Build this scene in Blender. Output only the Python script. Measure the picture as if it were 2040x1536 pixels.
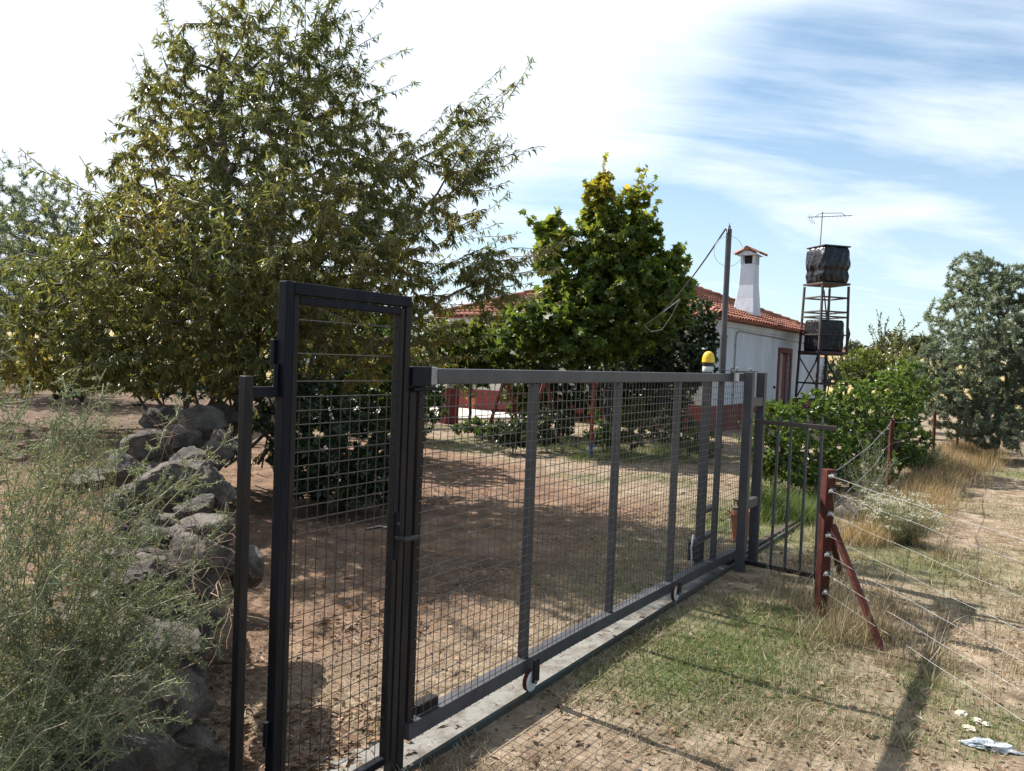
import bpy, bmesh, math, random
import numpy as np
from mathutils import Vector, Matrix, Euler, noise as mnoise

random.seed(7)
rng = np.random.default_rng(11)
sc = bpy.context.scene
for o in list(bpy.data.objects):
    bpy.data.objects.remove(o)
COL = sc.collection
R = math.radians

# ------------------------------------------------------------------ camera
CAM_H = 1.65
cd = bpy.data.cameras.new('camera')
cam = bpy.data.objects.new('camera', cd)
COL.objects.link(cam)
cd.sensor_width = 36.0
cd.lens = 27.0
cd.clip_start = 0.05
cd.clip_end = 3000
cam.rotation_mode = 'XYZ'
CAM_ROT = (Matrix.Rotation(R(90 - 2.05), 3, 'X') @ Matrix.Rotation(R(2.3), 3, 'Z'))
cam.rotation_euler = CAM_ROT.to_euler('XYZ')
cam.location = (0, 0, CAM_H)
sc.camera = cam
sc.render.resolution_x = 1024
sc.render.resolution_y = 771

# ------------------------------------------------------------------ light
SUN_AZ = math.atan2(-0.80, 0.60)      # from +Y towards +X
SUN_EL = R(44)
sun_dir = Vector((math.sin(SUN_AZ) * math.cos(SUN_EL), math.cos(SUN_AZ) * math.cos(SUN_EL), math.sin(SUN_EL)))
sl = bpy.data.lights.new('sun', 'SUN')
sl.energy = 5.0
sl.angle = R(0.5)
sl.color = (1.0, 0.96, 0.90)
so = bpy.data.objects.new('sun', sl)
COL.objects.link(so)
so.rotation_euler = (-sun_dir).to_track_quat('-Z', 'Y').to_euler()
so.location = (-10, 8, 12)

world = bpy.data.worlds.new('World')
sc.world = world
world.use_nodes = True
SKY_LOC = (9.1, 7.7, 0); SKY_LOC2 = (0.2, 5.1, 0); SKY_ROT = 80
def build_world():
    nt = world.node_tree
    nt.nodes.clear()
    N = nt.nodes.new
    L = nt.links.new
    out = N('ShaderNodeOutputWorld')
    bg = N('ShaderNodeBackground')
    bg.inputs['Strength'].default_value = 0.052
    L(bg.outputs[0], out.inputs[0])
    sky = N('ShaderNodeTexSky')
    sky.sky_type = 'NISHITA'
    sky.sun_disc = False
    sky.sun_elevation = SUN_EL
    sky.sun_rotation = SUN_AZ
    sky.air_density = 1.15
    sky.dust_density = 0.6
    sky.ozone_density = 0.8
    tc = N('ShaderNodeTexCoord')
    sep = N('ShaderNodeSeparateXYZ')
    L(tc.outputs['Generated'], sep.inputs[0])
    zc = N('ShaderNodeMath'); zc.operation = 'ADD'; zc.inputs[1].default_value = 0.22
    zm = N('ShaderNodeMath'); zm.operation = 'MAXIMUM'; zm.inputs[1].default_value = 0.0
    L(sep.outputs['Z'], zm.inputs[0]); L(zm.outputs[0], zc.inputs[0])
    dx = N('ShaderNodeMath'); dx.operation = 'DIVIDE'
    dy = N('ShaderNodeMath'); dy.operation = 'DIVIDE'
    L(sep.outputs['X'], dx.inputs[0]); L(zc.outputs[0], dx.inputs[1])
    L(sep.outputs['Y'], dy.inputs[0]); L(zc.outputs[0], dy.inputs[1])
    cmb = N('ShaderNodeCombineXYZ')
    L(dx.outputs[0], cmb.inputs[0]); L(dy.outputs[0], cmb.inputs[1])
    # thin, wind drawn cirrus
    def noise_layer(rot, scale, loc, ns, detail, rough, dist):
        mp = N('ShaderNodeMapping')
        mp.inputs['Rotation'].default_value = (0, 0, R(rot))
        mp.inputs['Scale'].default_value = scale
        mp.inputs['Location'].default_value = loc
        L(cmb.outputs[0], mp.inputs[0])
        n = N('ShaderNodeTexNoise'); n.inputs['Scale'].default_value = ns
        n.inputs['Detail'].default_value = detail; n.inputs['Roughness'].default_value = rough
        n.inputs['Distortion'].default_value = dist
        L(mp.outputs[0], n.inputs[0])
        return n.outputs['Fac']
    def math_(op, a, b):
        m = N('ShaderNodeMath'); m.operation = op
        for i, v in enumerate((a, b)):
            if isinstance(v, (int, float)): m.inputs[i].default_value = v
            else: L(v, m.inputs[i])
        return m.outputs[0]
    streaks = noise_layer(SKY_ROT, (0.5, 1.5, 1), SKY_LOC, 1.1, 12, 0.60, 0.5)
    banks = noise_layer(0, (1, 1, 1), SKY_LOC2, 0.55, 4, 0.5, 0.4)
    # the cloud veil thickens towards the sun
    dot = N('ShaderNodeVectorMath'); dot.operation = 'DOT_PRODUCT'
    L(tc.outputs['Generated'], dot.inputs[0]); dot.inputs[1].default_value = sun_dir
    mr = N('ShaderNodeMapRange'); mr.inputs[1].default_value = 0.47; mr.inputs[2].default_value = 0.86
    mr.inputs[3].default_value = 0.0; mr.inputs[4].default_value = 0.34
    L(dot.outputs['Value'], mr.inputs[0])
    tot = math_('ADD', math_('MULTIPLY', streaks, 0.55), math_('MULTIPLY', banks, 0.45))
    tot = math_('ADD', tot, mr.outputs[0])
    # and thins out on the side away from it
    mr2 = N('ShaderNodeMapRange'); mr2.inputs[1].default_value = -0.35; mr2.inputs[2].default_value = 0.22
    mr2.inputs[3].default_value = -0.14; mr2.inputs[4].default_value = 0.0
    L(dot.outputs['Value'], mr2.inputs[0])
    tot = math_('ADD', tot, mr2.outputs[0])
    cr = N('ShaderNodeValToRGB')
    cr.color_ramp.interpolation = 'EASE'
    cr.color_ramp.elements[0].position = 0.43; cr.color_ramp.elements[0].color = (0.0, 0.0, 0.0, 1)
    cr.color_ramp.elements[1].position = 0.62; cr.color_ramp.elements[1].color = (1, 1, 1, 1)
    L(tot, cr.inputs[0])
    # pale haze low over the horizon
    hz = N('ShaderNodeMapRange'); hz.inputs[1].default_value = 0.0; hz.inputs[2].default_value = 0.30
    hz.inputs[3].default_value = 0.55; hz.inputs[4].default_value = 0.17
    L(sep.outputs['Z'], hz.inputs[0])
    fac = math_('MAXIMUM', cr.outputs[0], hz.outputs[0])
    mix = N('ShaderNodeMix'); mix.data_type = 'RGBA'
    L(fac, mix.inputs['Factor'])
    hue = N('ShaderNodeMix'); hue.data_type = 'RGBA'; hue.blend_type = 'MULTIPLY'; hue.inputs['Factor'].default_value = 1
    L(sky.outputs[0], hue.inputs['A']); hue.inputs['B'].default_value = (1.0, 1.30, 1.42, 1)
    L(hue.outputs['Result'], mix.inputs['A'])
    mix.inputs['B'].default_value = (9.2, 10.2, 11.4, 1)
    L(mix.outputs['Result'], bg.inputs['Color'])
build_world()
sc.view_settings.view_transform = 'Standard'
sc.view_settings.look = 'None'
sc.view_settings.gamma = 1.0
sc.view_settings.use_curve_mapping = False
sc.view_settings.exposure = 1.10

# ------------------------------------------------------------------ places
def ray(px, py):
    return CAM_ROT @ Vector(((px - 1020) / 1530.0, -(py - 768) / 1530.0, -1.0))
def at(px, py, Y):
    d = ray(px, py)
    return Vector((0, 0, CAM_H)) + d * (Y / d.y)
def gnd(px, py, z=0.0):
    d = ray(px, py)
    return Vector((0, 0, CAM_H)) + d * ((z - CAM_H) / d.z)

def sstep(a, b, x):
    t = np.clip((x - a) / (b - a), 0, 1)
    return t * t * (3 - 2 * t)

GD = np.array([0.559, 0.829])            # along the sliding gate
GO = np.array([0.11, 3.74])              # under its first wheel
WALLP = np.array([(-0.95, 0.8), (-1.12, 2.2), (-1.42, 3.3), (-1.9, 4.6), (-2.95, 7.0), (-3.7, 8.8), (-4.4, 12), (-5, 20), (-6, 60)])
def wall_side(x, y):
    """signed distance left of the dry stone wall (positive on the terrace)"""
    xw = np.interp(y, WALLP[:, 1], WALLP[:, 0])
    return (xw - x)

def vnoise(x, y, s, seed=0):
    """cheap value noise on arrays"""
    x = np.asarray(x) * s + seed * 17.13
    y = np.asarray(y) * s - seed * 9.71
    xi = np.floor(x).astype(np.int64); yi = np.floor(y).astype(np.int64)
    fx = x - xi; fy = y - yi
    fx = fx * fx * (3 - 2 * fx); fy = fy * fy * (3 - 2 * fy)
    def h(a, b):
        n = (a * 374761393 + b * 668265263 + seed * 1274126177) & 0x7fffffff
        n = ((n ^ (n >> 13)) * 1274126177) & 0x7fffffff
        return ((n ^ (n >> 16)) & 0xffff) / 65535.0
    return (h(xi, yi) * (1 - fx) + h(xi + 1, yi) * fx) * (1 - fy) + (h(xi, yi + 1) * (1 - fx) + h(xi + 1, yi + 1) * fx) * fy

def gate_side(x, y):
    """positive on the camera's side of the gate line"""
    return (x - GO[0]) * GD[1] - (y - GO[1]) * GD[0]
def gate_s(x, y):
    return (x - GO[0]) * GD[0] + (y - GO[1]) * GD[1]

def ground_z(x, y):
    x = np.asarray(x, float); y = np.asarray(y, float)
    r = np.hypot(x, y)
    near = 1 - sstep(25, 50, r)
    flat_ = 1 - 0.85 * np.exp(-(gate_side(x, y) / 0.45) ** 2)
    z = flat_ * near * (0.035 * (vnoise(x, y, 1.1, 1) - 0.5) + 0.02 * (vnoise(x, y, 3.7, 2) - 0.5))
    z = z + 0.55 * sstep(0.15, 0.55, wall_side(x, y)) * (1 - sstep(14, 30, y))
    # the boundary bank right of the hedge
    z = z + 10.5 * sstep(60, 420, y) + (vnoise(x, y, 0.012, 5) - 0.5) * 4 * sstep(80, 300, y)
    return z

def drive_mask(x, y):
    x = np.asarray(x, float); y = np.asarray(y, float)
    s = gate_s(x, y); g = -gate_side(x, y)       # g = metres behind the gate
    jit = (vnoise(x, y, 0.9, 8) - 0.5) * 0.9
    m = sstep(0.5, 1.6, g + jit)
    right = 4.5 + g * 0.45
    m = m * (1 - sstep(right - 0.5, right + 0.7, s + jit))
    m = m * (1 - sstep(-0.3, 0.4, wall_side(x, y)))
    far = 1 - sstep(11.4, 12.2, 0.82 * y + 0.25 * x + jit)
    return m * np.clip(far + 0.15, 0, 1)
def green_mask(x, y):
    x = np.asarray(x, float); y = np.asarray(y, float)
    n = 0.55 * vnoise(x, y, 0.75, 3) + 0.3 * vnoise(x, y, 1.9, 4) + 0.15 * vnoise(x, y, 5, 6)
    g = sstep(0.47, 0.66, n)
    def blob(cx, cy, rx, ry):
        return np.exp(-(((x - cx) / rx) ** 2 + ((y - cy) / ry) ** 2))
    g = g * (0.55 - 0.33 * sstep(2.2, 3.0, x)) + blob(1.25, 4.3, 0.55, 0.7) * 1.1 + blob(1.9, 5.0, 0.4, 0.4) * 0.8 + blob(2.7, 8.0, 0.9, 1.2) * 0.9 \
        + blob(0.75, 3.9, 0.4, 0.3) * 0.5 + blob(2.6, 13.9, 2.2, 0.7) + blob(3.6, 6.6, 0.6, 0.5) * 0.6 + blob(9.5, 13, 1.5, 0.5) * 0.9
    return np.clip(g, 0, 1) * (1 - drive_mask(x, y) * 0.9)

# ------------------------------------------------------------------ materials
MATS = {}
def new_mat(name):
    m = bpy.data.materials.new(name)
    m.use_nodes = True
    nt = m.node_tree
    b = nt.nodes['Principled BSDF']
    MATS[name] = m
    return m, nt, b
def surf(name, c1, c2=None, scale=8, rough=0.6, metal=0, bump=0.0, bscale=None, detail=4, spec=0.5, contrast=(0.35, 0.65), rvar=0.1, stretch=(1, 1, 1)):
    m, nt, b = new_mat(name)
    N = nt.nodes.new; L = nt.links.new
    c2 = c2 or tuple(x * 0.7 for x in c1)
    tc = N('ShaderNodeTexCoord'); mp = N('ShaderNodeMapping')
    mp.inputs['Scale'].default_value = stretch
    L(tc.outputs['Object'], mp.inputs[0])
    n = N('ShaderNodeTexNoise'); n.inputs['Scale'].default_value = scale; n.inputs['Detail'].default_value = detail
    n.inputs['Roughness'].default_value = 0.6
    L(mp.outputs[0], n.inputs[0])
    r = N('ShaderNodeValToRGB')
    r.color_ramp.elements[0].position = contrast[0]; r.color_ramp.elements[0].color = (*c2, 1)
    r.color_ramp.elements[1].position = contrast[1]; r.color_ramp.elements[1].color = (*c1, 1)
    L(n.outputs['Fac'], r.inputs[0]); L(r.outputs[0], b.inputs['Base Color'])
    mr = N('ShaderNodeMapRange'); mr.inputs[3].default_value = max(0.02, rough - rvar); mr.inputs[4].default_value = min(1, rough + rvar)
    L(n.outputs['Fac'], mr.inputs[0]); L(mr.outputs[0], b.inputs['Roughness'])
    b.inputs['Metallic'].default_value = metal
    b.inputs['Specular IOR Level'].default_value = spec
    if bump:
        n2 = N('ShaderNodeTexNoise'); n2.inputs['Scale'].default_value = bscale or scale * 4; n2.inputs['Detail'].default_value = 6
        L(mp.outputs[0], n2.inputs[0])
        bp = N('ShaderNodeBump'); bp.inputs['Strength'].default_value = 1.0; bp.inputs['Distance'].default_value = bump
        L(n2.outputs['Fac'], bp.inputs['Height']); L(bp.outputs[0], b.inputs['Normal'])
    return m
def leafy(name, stops, rough=0.45, trans=0.35, spec=0.4, tcol=1.3):
    """leaf material; each leaf carries its own tint 0..1"""
    m, nt, b = new_mat(name)
    N = nt.nodes.new; L = nt.links.new
    at_ = N('ShaderNodeAttribute'); at_.attribute_name = 'tint'
    r = N('ShaderNodeValToRGB')
    while len(r.color_ramp.elements) < len(stops):
        r.color_ramp.elements.new(0.5)
    for e, (p, c) in zip(r.color_ramp.elements, stops):
        e.position = p; e.color = (*c, 1)
    L(at_.outputs['Fac'], r.inputs[0])
    L(r.outputs[0], b.inputs['Base Color'])
    b.inputs['Roughness'].default_value = rough
    b.inputs['Specular IOR Level'].default_value = spec
    if trans:
        t = N('ShaderNodeBsdfTranslucent')
        mul = N('ShaderNodeMix'); mul.data_type = 'RGBA'; mul.blend_type = 'MULTIPLY'
        mul.inputs['Factor'].default_value = 1
        L(r.outputs[0], mul.inputs['A']); mul.inputs['B'].default_value = (tcol, tcol * 1.0, tcol * 0.55, 1)
        L(mul.outputs['Result'], t.inputs['Color'])
        mx = N('ShaderNodeMixShader'); mx.inputs[0].default_value = trans
        L(b.outputs[0], mx.inputs[1]); L(t.outputs[0], mx.inputs[2])
        L(mx.outputs[0], nt.nodes['Material Output'].inputs[0])
    return m

def worn(mat, dust=(0.20, 0.17, 0.135), rust=(0.12, 0.05, 0.025), amt=0.35):
    """dust film and small rust chips over a paint"""
    nt = mat.node_tree; N = nt.nodes.new; L = nt.links.new
    b = nt.nodes['Principled BSDF']; src = b.inputs['Base Color'].links[0].from_socket
    geo = N('ShaderNodeNewGeometry')
    def layer(src, scale, lo, hi, col, fac, stretch):
        mp = N('ShaderNodeMapping'); mp.inputs['Scale'].default_value = stretch; L(geo.outputs['Position'], mp.inputs[0])
        n = N('ShaderNodeTexNoise'); n.inputs['Scale'].default_value = scale; n.inputs['Detail'].default_value = 7; n.inputs['Roughness'].default_value = 0.7
        L(mp.outputs[0], n.inputs[0])
        mr = N('ShaderNodeMapRange'); mr.inputs[1].default_value = lo; mr.inputs[2].default_value = hi; mr.inputs[4].default_value = fac
        L(n.outputs['Fac'], mr.inputs[0])
        mx = N('ShaderNodeMix'); mx.data_type = 'RGBA'; L(mr.outputs[0], mx.inputs['Factor']); L(src, mx.inputs['A']); mx.inputs['B'].default_value = (*col, 1)
        return mx.outputs['Result']
    c = layer(src, 6, 0.48, 0.75, dust, amt, (1, 1, 0.22))
    c = layer(c, 38, 0.66, 0.72, rust, 0.8, (1, 1, 1))
    c = layer(c, 55, 0.70, 0.74, (0.30, 0.30, 0.30), 0.5, (1, 1, 0.2))
    L(c, b.inputs['Base Color'])
M = {}
M['black_paint'] = surf('black_paint', (0.006, 0.009, 0.017), (0.009, 0.009, 0.012), spec=0.12, scale=14, rough=0.48, bump=0.0006, bscale=160, stretch=(1, 1, 0.15))
M['brown_paint'] = surf('brown_black_paint', (0.020, 0.015, 0.014), (0.010, 0.011, 0.015), spec=0.18, scale=10, rough=0.48, bump=0.0006, bscale=160, stretch=(1, 1, 0.2))
M['grey_paint'] = surf('grey_paint', (0.074, 0.073, 0.080), (0.054, 0.053, 0.059), spec=0.3, scale=9, rough=0.48, bump=0.0005, bscale=120)
M['wire_grey'] = surf('wire_grey', (0.095, 0.090, 0.088), (0.07, 0.064, 0.06), scale=30, rough=0.36, metal=0.3)
M['wire_black'] = surf('wire_black', (0.05, 0.045, 0.043), (0.035, 0.032, 0.032), scale=30, rough=0.36, metal=0.3)
M['galv'] = surf('galvanised', (0.34, 0.34, 0.335), (0.19, 0.18, 0.17), scale=60, rough=0.5, metal=0.6)
M['white_plastic'] = surf('white_plastic', (0.72, 0.72, 0.70), (0.5, 0.49, 0.46), scale=20, rough=0.45)
M['ceramic'] = surf('insulator_ceramic', (0.62, 0.60, 0.55), (0.36, 0.33, 0.28), scale=60, rough=0.4)
M['black_rubber'] = surf('black_plastic', (0.018, 0.018, 0.02), (0.03, 0.03, 0.03), scale=20, rough=0.5)
M['rust'] = surf('rusty_brown_steel', spec=0.15, c1=(0.095, 0.026, 0.018), c2=(0.045, 0.015, 0.013), scale=16, rough=0.7, bump=0.001, bscale=90)
M['rust_dark'] = surf('dark_rusty_steel', (0.075, 0.045, 0.036), (0.040, 0.030, 0.028), scale=8, rough=0.75)
M['concrete'] = surf('track_concrete', (0.20, 0.19, 0.17), (0.10, 0.084, 0.068), scale=7, rough=0.9, bump=0.004, bscale=40, contrast=(0.34, 0.56))
M['green_steel'] = surf('green_track_steel', (0.045, 0.065, 0.058), (0.06, 0.042, 0.03), scale=7, rough=0.5)
M['limewash'] = surf('whitewashed_wall', (0.66, 0.70, 0.76), (0.54, 0.57, 0.60), scale=1.6, rough=0.9, bump=0.004, bscale=30, stretch=(1, 1, 0.3))  # whitewash with the blue cast of the shaded side put into its colour
M['warm_white'] = surf('white_wall_warm_bounce', (0.60, 0.57, 0.50), (0.48, 0.45, 0.39), scale=1.4, rough=0.9, bump=0.004, bscale=30)  # same white wall, warm bounce light of the front mixed into its colour
M['red_wall'] = surf('dark_red_wall_paint', (0.20, 0.030, 0.026), (0.13, 0.021, 0.020), scale=3, rough=0.75, bump=0.003, bscale=40)
M['red_wood'] = surf('red_painted_wood', (0.24, 0.030, 0.026), (0.15, 0.022, 0.02), scale=6, rough=0.6)
M['dark'] = surf('dark_interior', (0.02, 0.018, 0.018), (0.012, 0.012, 0.012), scale=3, rough=0.8)  # near-black standing for shade inside openings; also colours the switch box
M['terracotta'] = surf('terracotta', (0.42, 0.15, 0.075), (0.30, 0.10, 0.055), scale=6, rough=0.85)
M['tarp'] = surf('black_plastic_sheet', (0.008, 0.009, 0.012), (0.014, 0.015, 0.018), scale=3, rough=0.30, bump=0.03, bscale=9, spec=0.35)
M['blue_paint'] = surf('blue_paint', (0.03, 0.08, 0.30), (0.02, 0.05, 0.2), scale=8, rough=0.5)
M['swing_red'] = surf('swing_red_paint', (0.24, 0.034, 0.022), (0.16, 0.024, 0.018), scale=8, rough=0.5)
M['pale_floor'] = surf('pale_terrace', (0.62, 0.58, 0.52), (0.46, 0.42, 0.37), scale=2, rough=0.9)
M['yellow_lens'] = surf('yellow_lens', (0.80, 0.52, 0.015), (0.72, 0.42, 0.012), scale=3, rough=0.25, spec=0.6)
M['foil'] = surf('grey_plastic_bag', (0.55, 0.58, 0.60), (0.16, 0.20, 0.24), scale=22, rough=0.35, bump=0.01, bscale=30)
M['paper'] = surf('weathered_paper', (0.70, 0.64, 0.54), (0.42, 0.34, 0.26), scale=22, rough=0.85)
M['bark_grey'] = surf('grey_bark', (0.17, 0.135, 0.11), (0.075, 0.055, 0.045), scale=9, rough=0.85, bump=0.006, bscale=50, stretch=(1, 1, 0.4))
M['bark_dark'] = surf('dark_bark', (0.085, 0.060, 0.048), (0.038, 0.028, 0.024), scale=9, rough=0.85, bump=0.006, bscale=50, stretch=(1, 1, 0.4))
M['stem_green'] = surf('pale_green_stem', (0.24, 0.27, 0.14), (0.22, 0.16, 0.10), scale=3, rough=0.7)

worn(M['black_paint'], amt=0.10); worn(M['brown_paint'], amt=0.16); worn(M['grey_paint'], amt=0.28); worn(M['rust'], dust=(0.14, 0.062, 0.042), amt=0.25)
worn(M['limewash'], dust=(0.40, 0.40, 0.39), rust=(0.45, 0.43, 0.40), amt=0.5)
def rock_mat():
    m, nt, b = new_mat('granite_with_lichen')
    N = nt.nodes.new; L = nt.links.new
    tc = N('ShaderNodeTexCoord'); oi = N('ShaderNodeObjectInfo')
    av = N('ShaderNodeVectorMath'); av.operation = 'ADD'
    L(tc.outputs['Object'], av.inputs[0]); L(oi.outputs['Location'], av.inputs[1])
    n = N('ShaderNodeTexNoise'); n.inputs['Scale'].default_value = 6; n.inputs['Detail'].default_value = 8; n.inputs['Roughness'].default_value = 0.65
    L(av.outputs[0], n.inputs[0])
    r = N('ShaderNodeValToRGB')
    for i, (p, c) in enumerate([(0.3, (0.032, 0.023, 0.016)), (0.46, (0.080, 0.062, 0.047)), (0.60, (0.155, 0.128, 0.102)), (0.72, (0.20, 0.178, 0.152)), (0.85, (0.14, 0.09, 0.045))]):
        if i > 1: r.color_ramp.elements.new(p)
        r.color_ramp.elements[i].position = p; r.color_ramp.elements[i].color = (*c, 1)
    L(n.outputs['Fac'], r.inputs[0])
    v = N('ShaderNodeTexNoise'); v.inputs['Scale'].default_value = 90; v.inputs['Detail'].default_value = 3
    L(av.outputs[0], v.inputs[0])
    mx = N('ShaderNodeMix'); mx.data_type = 'RGBA'; mx.blend_type = 'OVERLAY'; mx.inputs['Factor'].default_value = 0.5
    L(r.outputs[0], mx.inputs['A']); L(v.outputs['Fac'], mx.inputs['B'])
    L(mx.outputs['Result'], b.inputs['Base Color'])
    b.inputs['Roughness'].default_value = 0.9
    n2 = N('ShaderNodeTexNoise'); n2.inputs['Scale'].default_value = 22; n2.inputs['Detail'].default_value = 8; n2.inputs['Roughness'].default_value = 0.7
    L(av.outputs[0], n2.inputs[0])
    bp = N('ShaderNodeBump'); bp.inputs['Distance'].default_value = 0.05; bp.inputs['Strength'].default_value = 1.0
    L(n2.outputs['Fac'], bp.inputs['Height']); L(bp.outputs[0], b.inputs['Normal'])
    return m
M['rock'] = rock_mat()

def tile_mat():
    m, nt, b = new_mat('roof_tile_clay')
    N = nt.nodes.new; L = nt.links.new
    tc = N('ShaderNodeTexCoord'); geo = N('ShaderNodeNewGeometry'); oi = N('ShaderNodeObjectInfo')
    n = N('ShaderNodeTexNoise'); n.inputs['Scale'].default_value = 1.7; n.inputs['Detail'].default_value = 6
    L(geo.outputs['Position'], n.inputs[0])
    ad = N('ShaderNodeMath'); ad.operation = 'MULTIPLY_ADD'; ad.inputs[1].default_value = 0.3
    L(oi.outputs['Random'], ad.inputs[0]); L(n.outputs['Fac'], ad.inputs[2])
    r = N('ShaderNodeValToRGB')
    for i, (p, c) in enumerate([(0.38, (0.095, 0.042, 0.030)), (0.6, (0.25, 0.082, 0.048)), (0.85, (0.36, 0.15, 0.09))]):
        if i > 1: r.color_ramp.elements.new(p)
        r.color_ramp.elements[i].position = p; r.color_ramp.elements[i].color = (*c, 1)
    L(ad.outputs[0], r.inputs[0]); L(r.outputs[0], b.inputs['Base Color'])
    b.inputs['Roughness'].default_value = 0.85
    return m
M['tile'] = tile_mat()

def ground_mat():
    m, nt, b = new_mat('ground_soil_and_dry_grass')
    N = nt.nodes.new; L = nt.links.new
    geo = N('ShaderNodeNewGeometry')
    va = N('ShaderNodeAttribute'); va.attribute_name = 'cover'
    sp = N('ShaderNodeSeparateColor'); L(va.outputs['Color'], sp.inputs[0])
    def ramp(scale, stops, detail=8, rough=0.65):
        n = N('ShaderNodeTexNoise'); n.inputs['Scale'].default_value = scale; n.inputs['Detail'].default_value = detail
        n.inputs['Roughness'].default_value = rough
        L(geo.outputs['Position'], n.inputs[0])
        r = N('ShaderNodeValToRGB')
        for i, (p, c) in enumerate(stops):
            if i > 1: r.color_ramp.elements.new(p)
            r.color_ramp.elements[i].position = p; r.color_ramp.elements[i].color = (*c, 1)
        L(n.outputs['Fac'], r.inputs[0])
        return r.outputs[0], n.outputs['Fac']
    dry, f1 = ramp(5.5, [(0.30, (0.095, 0.068, 0.046)), (0.48, (0.225, 0.166, 0.114)), (0.66, (0.36, 0.28, 0.20))])
    soil, f2 = ramp(3.2, [(0.30, (0.080, 0.050, 0.036)), (0.50, (0.180, 0.111, 0.074)), (0.70, (0.29, 0.186, 0.120))])
    green, f3 = ramp(9, [(0.3, (0.035, 0.055, 0.015)), (0.5, (0.075, 0.105, 0.03)), (0.7, (0.16, 0.15, 0.06))])
    litter, f4 = ramp(9, [(0.3, (0.040, 0.026, 0.019)), (0.5, (0.095, 0.062, 0.044)), (0.7, (0.18, 0.12, 0.08))])
    field, f5 = ramp(0.03, [(0.35, (0.20, 0.17, 0.07)), (0.5, (0.42, 0.30, 0.13)), (0.68, (0.24, 0.21, 0.10))])
    def mixc(a, bb, fac):
        mx = N('ShaderNodeMix'); mx.data_type = 'RGBA'
        L(fac, mx.inputs['Factor']); L(a, mx.inputs['A']); L(bb, mx.inputs['B'])
        return mx.outputs['Result']
    c = mixc(dry, soil, sp.outputs[0])
    c = mixc(c, green, sp.outputs[1])
    c = mixc(c, litter, sp.outputs[2])
    spos = N('ShaderNodeSeparateXYZ'); L(geo.outputs['Position'], spos.inputs[0])
    mr = N('ShaderNodeMapRange'); mr.inputs[1].default_value = 30; mr.inputs[2].default_value = 60
    L(spos.outputs['Y'], mr.inputs[0])
    c = mixc(c, field, mr.outputs[0])
    L(c, b.inputs['Base Color'])
    b.inputs['Roughness'].default_value = 0.95
    b.inputs['Specular IOR Level'].default_value = 0.1
    n2 = N('ShaderNodeTexNoise'); n2.inputs['Scale'].default_value = 38; n2.inputs['Detail'].default_value = 6; n2.inputs['Roughness'].default_value = 0.7
    L(geo.outputs['Position'], n2.inputs[0])
    bp = N('ShaderNodeBump'); bp.inputs['Distance'].default_value = 0.02; bp.inputs['Strength'].default_value = 0.8
    L(n2.outputs['Fac'], bp.inputs['Height']); L(bp.outputs[0], b.inputs['Normal'])
    return m
M['ground'] = ground_mat()

M['leaf_almond'] = leafy('almond_leaf', [(0.0, (0.075, 0.098, 0.036)), (0.35, (0.125, 0.145, 0.050)), (0.70, (0.20, 0.19, 0.060)), (0.9, (0.32, 0.24, 0.065)), (1.0, (0.34, 0.19, 0.06))], rough=0.38, trans=0.40, spec=0.5)
M['leaf_plane'] = leafy('plane_leaf', [(0.0, (0.045, 0.074, 0.020)), (0.5, (0.10, 0.148, 0.028)), (0.8, (0.24, 0.25, 0.04)), (1.0, (0.42, 0.31, 0.05))], rough=0.45, trans=0.5)
M['leaf_dark'] = leafy('dark_evergreen_leaf', [(0.0, (0.022, 0.036, 0.016)), (0.6, (0.042, 0.062, 0.024)), (1.0, (0.10, 0.11, 0.035))], rough=0.42, trans=0.18)
M['leaf_hedge'] = leafy('glossy_hedge_leaf', [(0.0, (0.036, 0.062, 0.017)), (0.6, (0.078, 0.128, 0.026)), (1.0, (0.17, 0.23, 0.045))], rough=0.34, trans=0.4)
M['leaf_vine'] = leafy('yellow_green_leaf', [(0.0, (0.055, 0.085, 0.018)), (0.6, (0.115, 0.145, 0.025)), (1.0, (0.30, 0.27, 0.04))], rough=0.5, trans=0.4)
M['leaf_olive'] = leafy('olive_leaf', [(0.0, (0.075, 0.098, 0.066)), (0.55, (0.165, 0.200, 0.145)), (1.0, (0.34, 0.37, 0.30))], rough=0.42, trans=0.36)
M['leaf_scrub'] = leafy('asparagus_needle', [(0.0, (0.068, 0.082, 0.046)), (0.5, (0.135, 0.160, 0.092)), (0.85, (0.26, 0.275, 0.16)), (1.0, (0.34, 0.25, 0.13))], rough=0.6, trans=0.30)
M['straw'] = leafy('dry_straw', [(0.0, (0.11, 0.078, 0.047)), (0.5, (0.30, 0.23, 0.148)), (1.0, (0.55, 0.46, 0.33))], rough=0.7, trans=0.25, spec=0.2, tcol=1.1)
M['rusty_grass'] = leafy('russet_dry_grass', [(0.0, (0.16, 0.095, 0.05)), (0.5, (0.34, 0.23, 0.12)), (1.0, (0.56, 0.44, 0.27))], rough=0.7, trans=0.3, spec=0.2, tcol=1.1)
M['green_blade'] = leafy('green_grass_blade', [(0.0, (0.045, 0.075, 0.016)), (0.6, (0.085, 0.135, 0.026)), (1.0, (0.19, 0.20, 0.06))], rough=0.55, trans=0.35)
M['dead_leaf'] = leafy('dead_leaf', [(0.0, (0.09, 0.05, 0.03)), (0.5, (0.22, 0.13, 0.08)), (0.85, (0.38, 0.27, 0.17)), (1.0, (0.55, 0.47, 0.36))], rough=0.75, trans=0.15, spec=0.2)
M['flower_white'] = leafy('dry_white_flower', [(0.0, (0.46, 0.42, 0.34)), (1.0, (0.74, 0.71, 0.62))], rough=0.8, trans=0.2)

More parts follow.
